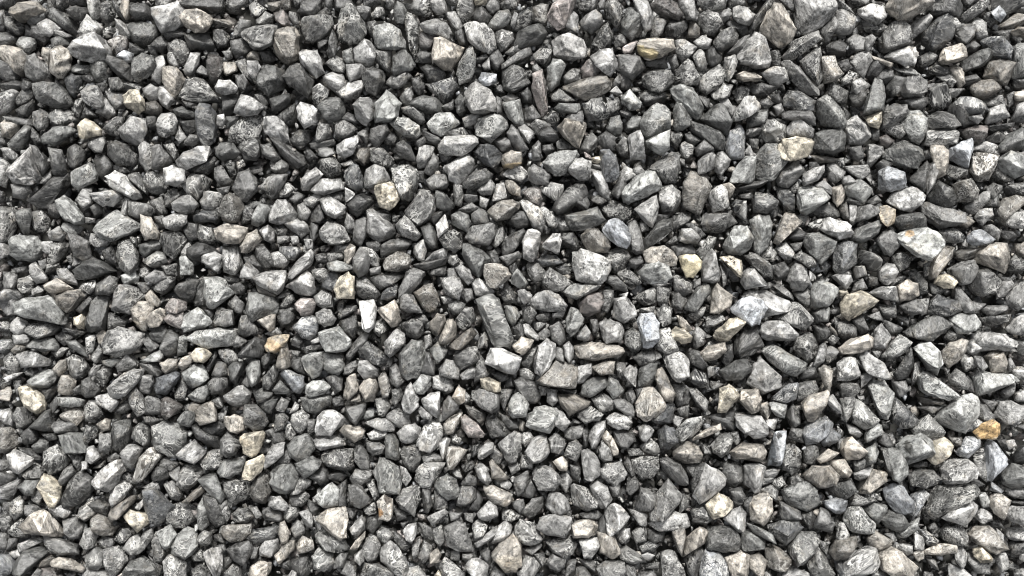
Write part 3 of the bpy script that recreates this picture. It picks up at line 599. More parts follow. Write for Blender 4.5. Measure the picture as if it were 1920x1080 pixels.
    ('t6vh 97 94 114 86 128 92 136 106 131 128 119 147 106 144 94 133 100 117', 'light tan rounded stone with mottled surface just below left of the mottled white boulder'),
    ('n6vh 508 396 520 374 536 374 558 399 556 413 525 421 506 416', 'light grey rounded stone with mottled surface a little way right of the round olive stone'),
    ('g4h 28 1074 31 1052 44 1033 67 1024 89 1036 72 1052 56 1069 39 1085', 'dark greenish grey long narrow stone just below the wide pinkish slab'),
    ('g4vh 83 847 106 833 119 847 131 863 117 880 94 891 83 874', 'dark greenish grey pointed stone a little way left of the ivory leaf-shaped stone'),
    ('g5vh 1598 776 1603 751 1612 748 1648 787 1639 798 1620 806 1598 792', 'greenish grey rounded stone a little way above left of the pale boulder with dark patch'),
    ('g3h 1739 368 1759 338 1784 352 1792 377 1787 385 1770 391 1745 379', 'dark greenish grey rounded stone well right of the flat cream slab'),
    ('n4vh 1423 244 1439 225 1450 222 1473 236 1473 256 1459 267 1437 269 1423 258', 'dark grey rounded stone with whitish veins just above left of the flat cream slab'),
    ('t6h 1503 756 1517 742 1556 728 1553 742 1537 776 1525 792 1514 789 1509 770', 'light tan long pointed stone a little way above right of the block with round hole'),
    ('g6h 1367 343 1375 321 1398 293 1417 293 1414 338 1400 343', 'light greenish grey long pointed stone a little way below left of the flat cream slab'),
    ('n5vh 458 759 481 759 497 776 503 792 492 806 475 809 458 795 456 776', 'mid grey rounded stone with whitish veins a little way above the cream diamond stone'),
    ('n4vh 1467 106 1489 75 1531 58 1539 75 1512 92 1492 111 1473 114', 'dark grey long narrow stone with whitish veins just below right of the big pale diamond'),
    ('t5vh 775 548 795 534 811 531 820 548 825 567 817 581 803 589 789 570', 'warm grey rounded stone with whitish veins a little way left of the salt-and-pepper stone'),
    ('b3vh 1670 776 1673 751 1681 745 1720 787 1709 801 1687 803 1673 789', 'dark bluish grey rounded stone just above left of the pale boulder with dark patch'),
    ('g4h 1292 225 1312 233 1350 247 1359 261 1359 283 1342 281 1323 261 1292 242', 'dark greenish grey long narrow stone well left of the flat cream slab'),
    ('n7v 283 17 306 22 322 8 339 3 347 17 336 39 344 44 322 58 303 61 294 42', 'pale grey rounded stone with mottled surface just left of the cream nugget'),
    ('n3vh 1184 863 1209 855 1234 858 1236 880 1225 897 1203 897 1186 880', 'very dark grey rounded stone with whitish veins well left of the block with round hole'),
    ('n4vh 1739 19 1753 -8 1798 -8 1803 17 1798 33 1770 31 1742 28', 'dark grey rounded stone with whitish veins just right of the brown topped oval'),
    ('g5h 111 816 128 811 161 813 161 849 139 852 122 849', 'greenish grey pointed stone a little way above left of the ivory leaf-shaped stone'),
    ('n3vh 303 438 333 435 350 446 339 471 325 488 308 474 300 454', 'very dark grey rounded stone a little way left of the smooth cream oval'),
    ('g4vh 233 1072 244 1052 269 1041 286 1058 300 1074 294 1088 233 1088', 'dark greenish grey rounded stone a little way left of the white tooth-shaped stone'),
    ('n6h 1317 488 1334 466 1342 474 1353 516 1348 527 1334 532 1317 527', 'light grey elongated stone just right of the cream yellow block'),
    ('n5vh 934 833 956 819 964 808 978 813 978 841 967 866 950 866 939 847', 'mid grey rounded stone with whitish veins well below the light grey brick-like stone'),
    ('n6h 1150 559 1175 556 1189 573 1195 592 1170 606 1148 595', 'light grey angular stone just above left of the kidney-shaped stone'),
    ('g7h 336 598 356 587 370 576 383 587 397 603 383 614 356 620 345 623 339 614', 'pale greenish grey rounded stone well left of the orange-stained stone'),
    ('n5vh 1239 1036 1259 1030 1270 1041 1281 1063 1286 1088 1242 1088', 'mid grey angular stone with whitish veins well below left of the block with round hole'),
    ('n5h 53 106 67 100 81 117 92 136 94 153 69 153 50 144 47 128', 'mid grey rounded stone a little way left of the mottled white boulder'),
    ('n3vh 1703 891 1723 877 1751 880 1764 897 1753 908 1737 916 1706 911', 'smaller very dark grey elongated stone just below the pale boulder with dark patch'),
    ('n3vh 1759 997 1776 983 1803 983 1814 1008 1812 1024 1792 1024 1770 1013', 'smaller very dark grey rounded stone with whitish veins just below the white streaked shard'),
    ('n5vh 417 466 445 460 456 499 442 518 420 510 417 485', 'smaller mid grey angular stone with whitish veins just below the smooth cream oval'),
    ('g7h 1867 304 1895 282 1928 299 1928 321 1903 335 1881 321', 'pale greenish grey angular stone well above right of the big boulder with orange spot'),
    ('t5vh 1434 1030 1450 1022 1473 1036 1484 1049 1478 1066 1462 1072 1439 1063', 'smaller warm grey rounded stone with whitish veins well below the block with round hole'),
    ('n5vh 964 988 975 974 998 980 1011 997 1017 1011 1003 1022 981 1019 967 1005', 'smaller mid grey rounded stone with whitish veins just above right of the two-tone stone'),
    ('g5vh 856 139 861 117 875 94 886 86 892 103 889 136 881 153 861 158', 'smaller greenish grey long narrow stone just below right of the big speckled cream block'),
    ('b5h 1125 282 1142 279 1156 296 1161 327 1150 341 1136 341 1128 318 1123 299', 'smaller bluish grey elongated stone a little way above the bluish split stone'),
    ('n6vh 984 847 998 824 1014 816 1025 819 1031 847 1014 866 998 869 989 858', 'smaller light grey rounded stone with mottled surface well below the light grey brick-like stone'),
    ('n5vh 1778 504 1803 491 1826 488 1834 502 1820 529 1803 535 1789 524', 'smaller mid grey rounded stone with whitish veins well above the bright orange stone'),
    ('n7vh 1537 429 1545 413 1556 407 1573 413 1595 424 1600 435 1592 446 1573 449 1556 441', 'smaller pale grey elongated stone well left of the big boulder with orange spot'),
    ('p5vh 1084 570 1098 553 1114 548 1128 548 1134 564 1125 584 1103 595 1086 587', 'smaller pinkish grey rounded stone with whitish veins just below the white-veined boulder'),
    ('n5vh 884 745 895 731 917 731 936 739 936 767 922 776 900 764', 'smaller mid grey rounded stone just below left of the light grey brick-like stone'),
    ('n5vh 194 1030 222 1024 233 1036 239 1052 222 1074 211 1085 197 1058', 'mid grey pointed stone with whitish veins well below right of the wide pinkish slab'),
    ('t5h 914 396 934 379 961 374 975 379 972 393 956 410 931 416 920 407', 'smaller warm grey elongated stone a little way above left of the upright cream slab'),
    ('n4h 678 139 686 128 700 125 714 131 722 139 722 153 714 158 703 181 686 172', 'smaller dark grey rounded stone a little way left of the big speckled cream block'),
    ('n6vh 1123 606 1145 598 1164 603 1170 623 1164 642 1136 645 1128 626', 'smaller light grey pointed stone with mottled surface just left of the kidney-shaped stone'),
    ('g4vh 1709 806 1720 789 1742 776 1748 792 1770 809 1764 820 1714 820', 'smaller dark greenish grey pointed stone just above right of the pale boulder with dark patch'),
    ('n3vh 1473 836 1489 833 1503 849 1500 874 1484 891 1467 880 1464 858', 'smaller very dark grey rounded stone just below right of the block with round hole'),
    ('n5h 761 510 775 502 797 510 789 529 767 554 745 560 747 543 756 524', 'smaller mid grey long narrow stone a little way right of the speckled tan oval'),
    ('n7h 331 302 345 285 370 274 392 274 397 285 381 299 358 310 350 318 336 313', 'smaller pale grey long narrow stone a little way above left of the round olive stone'),
    ('t4vh 470 913 489 886 503 888 508 924 497 944 481 941 470 930', 'smaller brownish grey rounded stone with whitish veins just below the cream diamond stone'),
    ('b4vh 1787 194 1803 181 1826 183 1845 194 1853 208 1842 217 1820 217 1809 217', 'smaller dark bluish grey long pointed stone well below right of the brown topped oval'),
    ('n4vh 1020 1013 1042 1008 1070 1008 1084 1019 1075 1038 1059 1047 1036 1036', 'smaller dark grey long pointed stone a little way right of the two-tone stone'),
    ('g5vh 1262 208 1270 189 1284 189 1298 211 1295 236 1281 244 1262 242', 'smaller greenish grey rounded stone a little way below the long cream olive stone'),
    ('g5vh 133 332 144 316 169 304 183 327 181 338 147 357 136 346', 'smaller greenish grey blocky stone a little way right of the pinkish white heart'),
    ('g4h 1206 449 1223 427 1242 413 1259 410 1261 432 1245 446 1223 460 1209 468', 'smaller dark greenish grey long narrow stone just right of the bluish split stone'),
    ('n4vh 1236 863 1253 858 1275 869 1286 886 1292 908 1270 908 1245 886', 'smaller dark grey long narrow stone well left of the block with round hole'),
    ('t8vh 1337 631 1342 620 1367 598 1384 592 1400 598 1398 606 1375 626 1367 639 1350 642', 'smaller cream long narrow stone with mottled surface just below left of the blue-white stone'),
    ('g4h 1870 275 1887 253 1914 239 1928 244 1928 275 1898 286 1876 289', 'dark greenish grey elongated stone well above right of the big boulder with orange spot'),
    ('t6h 1331 587 1337 542 1345 531 1373 553 1370 573 1348 589 1339 589', 'smaller light tan rounded stone just left of the blue-white stone'),
    ('g4vh 250 111 267 100 286 108 292 119 283 133 275 147 258 156 247 139', 'smaller dark greenish grey rounded stone with whitish veins just above the cream cube-like stone'),
    ('n5h 1159 103 1181 106 1200 106 1211 128 1186 150 1175 136 1164 128 1156 131', 'smaller mid grey rounded stone just below left of the long cream olive stone'),
    ('t6h 1045 239 1059 222 1067 236 1086 236 1092 228 1100 239 1086 278 1073 272 1056 256', 'smaller light tan pointed stone a little way above right of the olive yellow sliver'),
    ('n6h 1089 847 1098 841 1114 849 1125 869 1125 891 1109 902 1095 897', 'smaller light grey elongated stone well above right of the two-tone stone'),
    ('t6vh 1767 659 1781 642 1803 634 1814 639 1809 659 1792 681 1781 692 1767 676', 'smaller light tan elongated stone with mottled surface well above left of the bright orange stone'),
    ('n6vh 1125 880 1136 869 1164 866 1175 886 1170 899 1153 913 1136 902 1128 897', 'smaller light grey rounded stone with mottled surface well above right of the two-tone stone'),
    ('n6vh 1864 781 1876 753 1895 751 1925 764 1912 787 1881 792', 'light grey elongated stone with mottled surface just above right of the bright orange stone'),
    ('t7h 1359 1047 1389 1033 1406 1041 1400 1088 1373 1085', 'pale tan angular stone well below the block with round hole'),
    ('n3v 314 952 336 941 364 947 367 974 347 988 325 986 314 980', 'very dark grey rounded stone a little way above left of the white tooth-shaped stone'),
    ('n6h 561 100 575 94 595 94 603 114 608 136 592 147 575 131 564 117', 'smaller light grey rounded stone well right of the cream nugget'),
    ('g6h 106 377 122 366 142 385 156 407 156 418 139 421 122 413 111 396', 'smaller light greenish grey elongated stone a little way below right of the pinkish white heart'),
    ('b3vh 672 653 689 639 709 653 725 670 731 681 714 689 689 678 675 670', 'smaller dark bluish grey elongated stone a little way below right of the speckled tan oval'),
    ('b7vh 1781 277 1801 266 1820 260 1823 282 1817 304 1814 316 1781 299', 'smaller pale bluish grey rounded stone well above right of the big boulder with orange spot'),
    ('g7vh 1781 598 1801 587 1826 589 1839 609 1828 620 1803 628 1792 620', 'smaller pale greenish grey rounded stone well below right of the big boulder with orange spot'),
    ('n5vh 1456 338 1464 316 1492 299 1506 316 1506 324 1478 352 1459 346', 'smaller mid grey rounded stone with whitish veins just below the flat cream slab'),
    ('n4vh 1267 133 1289 111 1300 119 1312 142 1309 158 1284 161 1264 150', 'smaller dark grey rounded stone just below right of the long cream olive stone'),
    ('n4v 1378 637 1395 620 1417 617 1423 637 1431 648 1412 664 1389 673 1378 664', 'dark grey rounded stone with whitish veins just below the blue-white stone'),
    ('t4vh 1787 346 1803 338 1820 335 1834 357 1831 374 1814 379 1792 377', 'smaller brownish grey rounded stone with whitish veins well right of the flat cream slab'),
    ('g5vh 814 911 820 897 839 888 856 899 864 919 856 933 839 938 825 924', 'smaller greenish grey rounded stone a little way right of the rusty cream stone'),
    ('n4vh 1692 161 1701 144 1723 142 1737 153 1737 172 1726 183 1698 183 1689 172', 'smaller dark grey rounded stone with whitish veins a little way below the brown topped oval'),
    ('g4h 1673 416 1684 402 1703 399 1723 399 1734 410 1734 427 1709 429 1687 432', 'smaller dark greenish grey elongated stone just above left of the big boulder with orange spot'),
    ('b3vh 1467 189 1478 169 1500 172 1528 189 1525 208 1500 203 1470 200', 'smaller dark bluish grey elongated stone a little way above the flat cream slab'),
    ('g3h 336 6 375 -8 420 -8 422 14 406 25 370 22 345 14', 'dark greenish grey long narrow stone just above right of the cream nugget'),
    ('t6h 1262 847 1289 827 1309 836 1317 852 1312 866 1284 869 1264 858', 'smaller light tan rounded stone well left of the block with round hole'),
    ('n6vh 1570 681 1587 667 1603 673 1612 698 1609 709 1592 714 1570 714', 'smaller light grey rounded stone well above left of the pale boulder with dark patch'),
    ('w7h 536 538 558 521 575 507 589 521 592 541 583 557 553 549', 'smaller pale grey pointed stone just left of the speckled tan oval'),
    ('t7vh 1573 653 1598 634 1626 626 1639 637 1637 651 1609 662 1581 664', 'smaller pale tan long narrow stone with mottled surface well right of the blue-white stone'),
    ('t8vh 36 728 47 723 67 731 86 759 83 770 67 776 47 762 39 742', 'smaller cream elongated stone with mottled surface well below the long grey slab'),
    ('t6vh 1206 474 1223 463 1245 460 1261 471 1270 488 1267 499 1248 499 1231 482 1211 491', 'smaller light tan long pointed stone with mottled surface just left of the cream yellow block'),
    ('g6vh 800 233 817 214 845 211 864 231 850 236 834 242 828 256 809 247', 'smaller light greenish grey pointed stone just above left of the long speckled cream stone'),
    ('n7vh 1395 874 1423 869 1437 877 1425 897 1425 919 1414 924 1395 908', 'smaller pale grey rounded stone just below left of the block with round hole'),
    ('t8vh 1323 947 1348 924 1367 933 1373 952 1356 969 1339 974 1328 961', 'smaller cream blocky stone with mottled surface well below left of the block with round hole'),
    ('n6vh 1189 393 1211 377 1231 366 1236 388 1231 413 1223 427 1206 413', 'smaller light grey pointed stone with mottled surface just above right of the bluish split stone'),
    ('g4h 1348 695 1367 692 1378 676 1400 673 1409 687 1406 698 1389 712 1362 714 1350 703', 'smaller dark greenish grey elongated stone a little way below the blue-white stone'),
    ('n4vh 83 1002 122 1013 144 1022 147 1041 111 1041 92 1030 86 1019', 'smaller dark grey long narrow stone just below right of the wide pinkish slab'),
    ('t8h 450 827 458 813 481 811 492 808 497 816 489 830 481 855 470 861 456 849', 'smaller cream rounded stone just above the cream diamond stone'),
    ('b4vh 889 285 900 271 917 271 934 279 942 291 936 307 925 316 911 310 895 296', 'smaller dark bluish grey rounded stone with whitish veins just left of the olive yellow sliver'),
    ('g5vh 731 231 745 219 767 222 786 236 792 253 781 261 759 256 745 247', 'smaller greenish grey elongated stone a little way left of the long speckled cream stone'),
    ('n6vh 1478 510 1492 493 1512 504 1517 521 1517 532 1506 546 1484 541 1475 527', 'smaller light grey rounded stone a little way above right of the blue-white stone'),
    ('p4h 1220 8 1242 -8 1270 6 1281 28 1273 39 1248 36 1228 22', 'brown-grey elongated stone just above the long cream olive stone'),
    ('n6h 661 197 675 183 692 183 703 197 700 222 686 236 670 225', 'smaller light grey rounded stone well above the khaki wedge stone'),
    ('n6v 1578 242 1587 228 1606 217 1626 236 1631 256 1614 272 1592 269 1584 256', 'light grey rounded stone with mottled surface a little way right of the flat cream slab'),
    ('n4vh 1737 233 1739 217 1759 208 1787 217 1801 236 1787 242 1764 239 1742 244', 'smaller dark grey long pointed stone with whitish veins well below the brown topped oval'),
    ('b5vh 1839 75 1856 69 1878 69 1898 94 1895 114 1876 106 1859 103 1845 83', 'smaller bluish grey long pointed stone well below right of the brown topped oval'),
    ('n4vh 1651 231 1659 206 1676 194 1698 197 1703 211 1689 222 1673 239 1653 242', 'smaller dark grey elongated stone with whitish veins well right of the flat cream slab'),
    ('g6h 564 673 583 662 608 659 606 687 600 703 586 712 578 703 570 687', 'smaller light greenish grey rounded stone just below right of the orange-stained stone'),
    ('b5v 1367 247 1384 233 1395 250 1395 278 1395 297 1367 300 1359 283 1359 261', 'bluish grey elongated stone with whitish veins a little way left of the flat cream slab'),
    ('n8h 672 564 700 562 706 576 703 612 692 623 681 620 678 598', 'smaller off-white elongated stone just below right of the speckled tan oval'),
    ('n5h 128 435 147 441 167 454 172 485 158 491 139 482 133 463', 'smaller mid grey long pointed stone a little way above right of the long grey slab'),
    ('n7vh 1659 106 1673 94 1701 86 1714 89 1720 100 1714 122 1698 125 1676 114', 'smaller pale grey long pointed stone a little way below the brown topped oval'),
    ('t5vh 103 556 128 545 150 542 158 556 144 576 125 587 111 576', 'smaller warm grey blocky stone with whitish veins just above right of the long grey slab'),
    ('t5vh 414 997 417 986 439 983 470 983 470 1002 453 1016 431 1016', 'smaller warm grey elongated stone with whitish veins just above right of the white tooth-shaped stone'),
]
MARKED = 44            # the first ones are the most striking stones and lie quite free on top
for idx, (data, label) in enumerate(THINGS):
    code, px = decode(data)
    ctr, V, F, size, side = stone_geometry(code, px, 3, 0.006 if idx < MARKED and 'h' in code else 0.0)
    c, v = look_of(code)
    tint, clean = paint(V[F].mean(1), ctr, c, side, SPOTS.get(idx, ()))
    me = mesh_from('gravel_stone', V, F, grain(V), tint, clean * v * np.clip(1.9 - side + rng.normal() * 0.2, 0.15, 1.3))
    o = bpy.data.objects.new('gravel_stone', me)
    o.location = ctr
    o['label'] = label
    o['category'] = 'stone'
    o['group'] = GROUP
    scene.collection.objects.link(o)

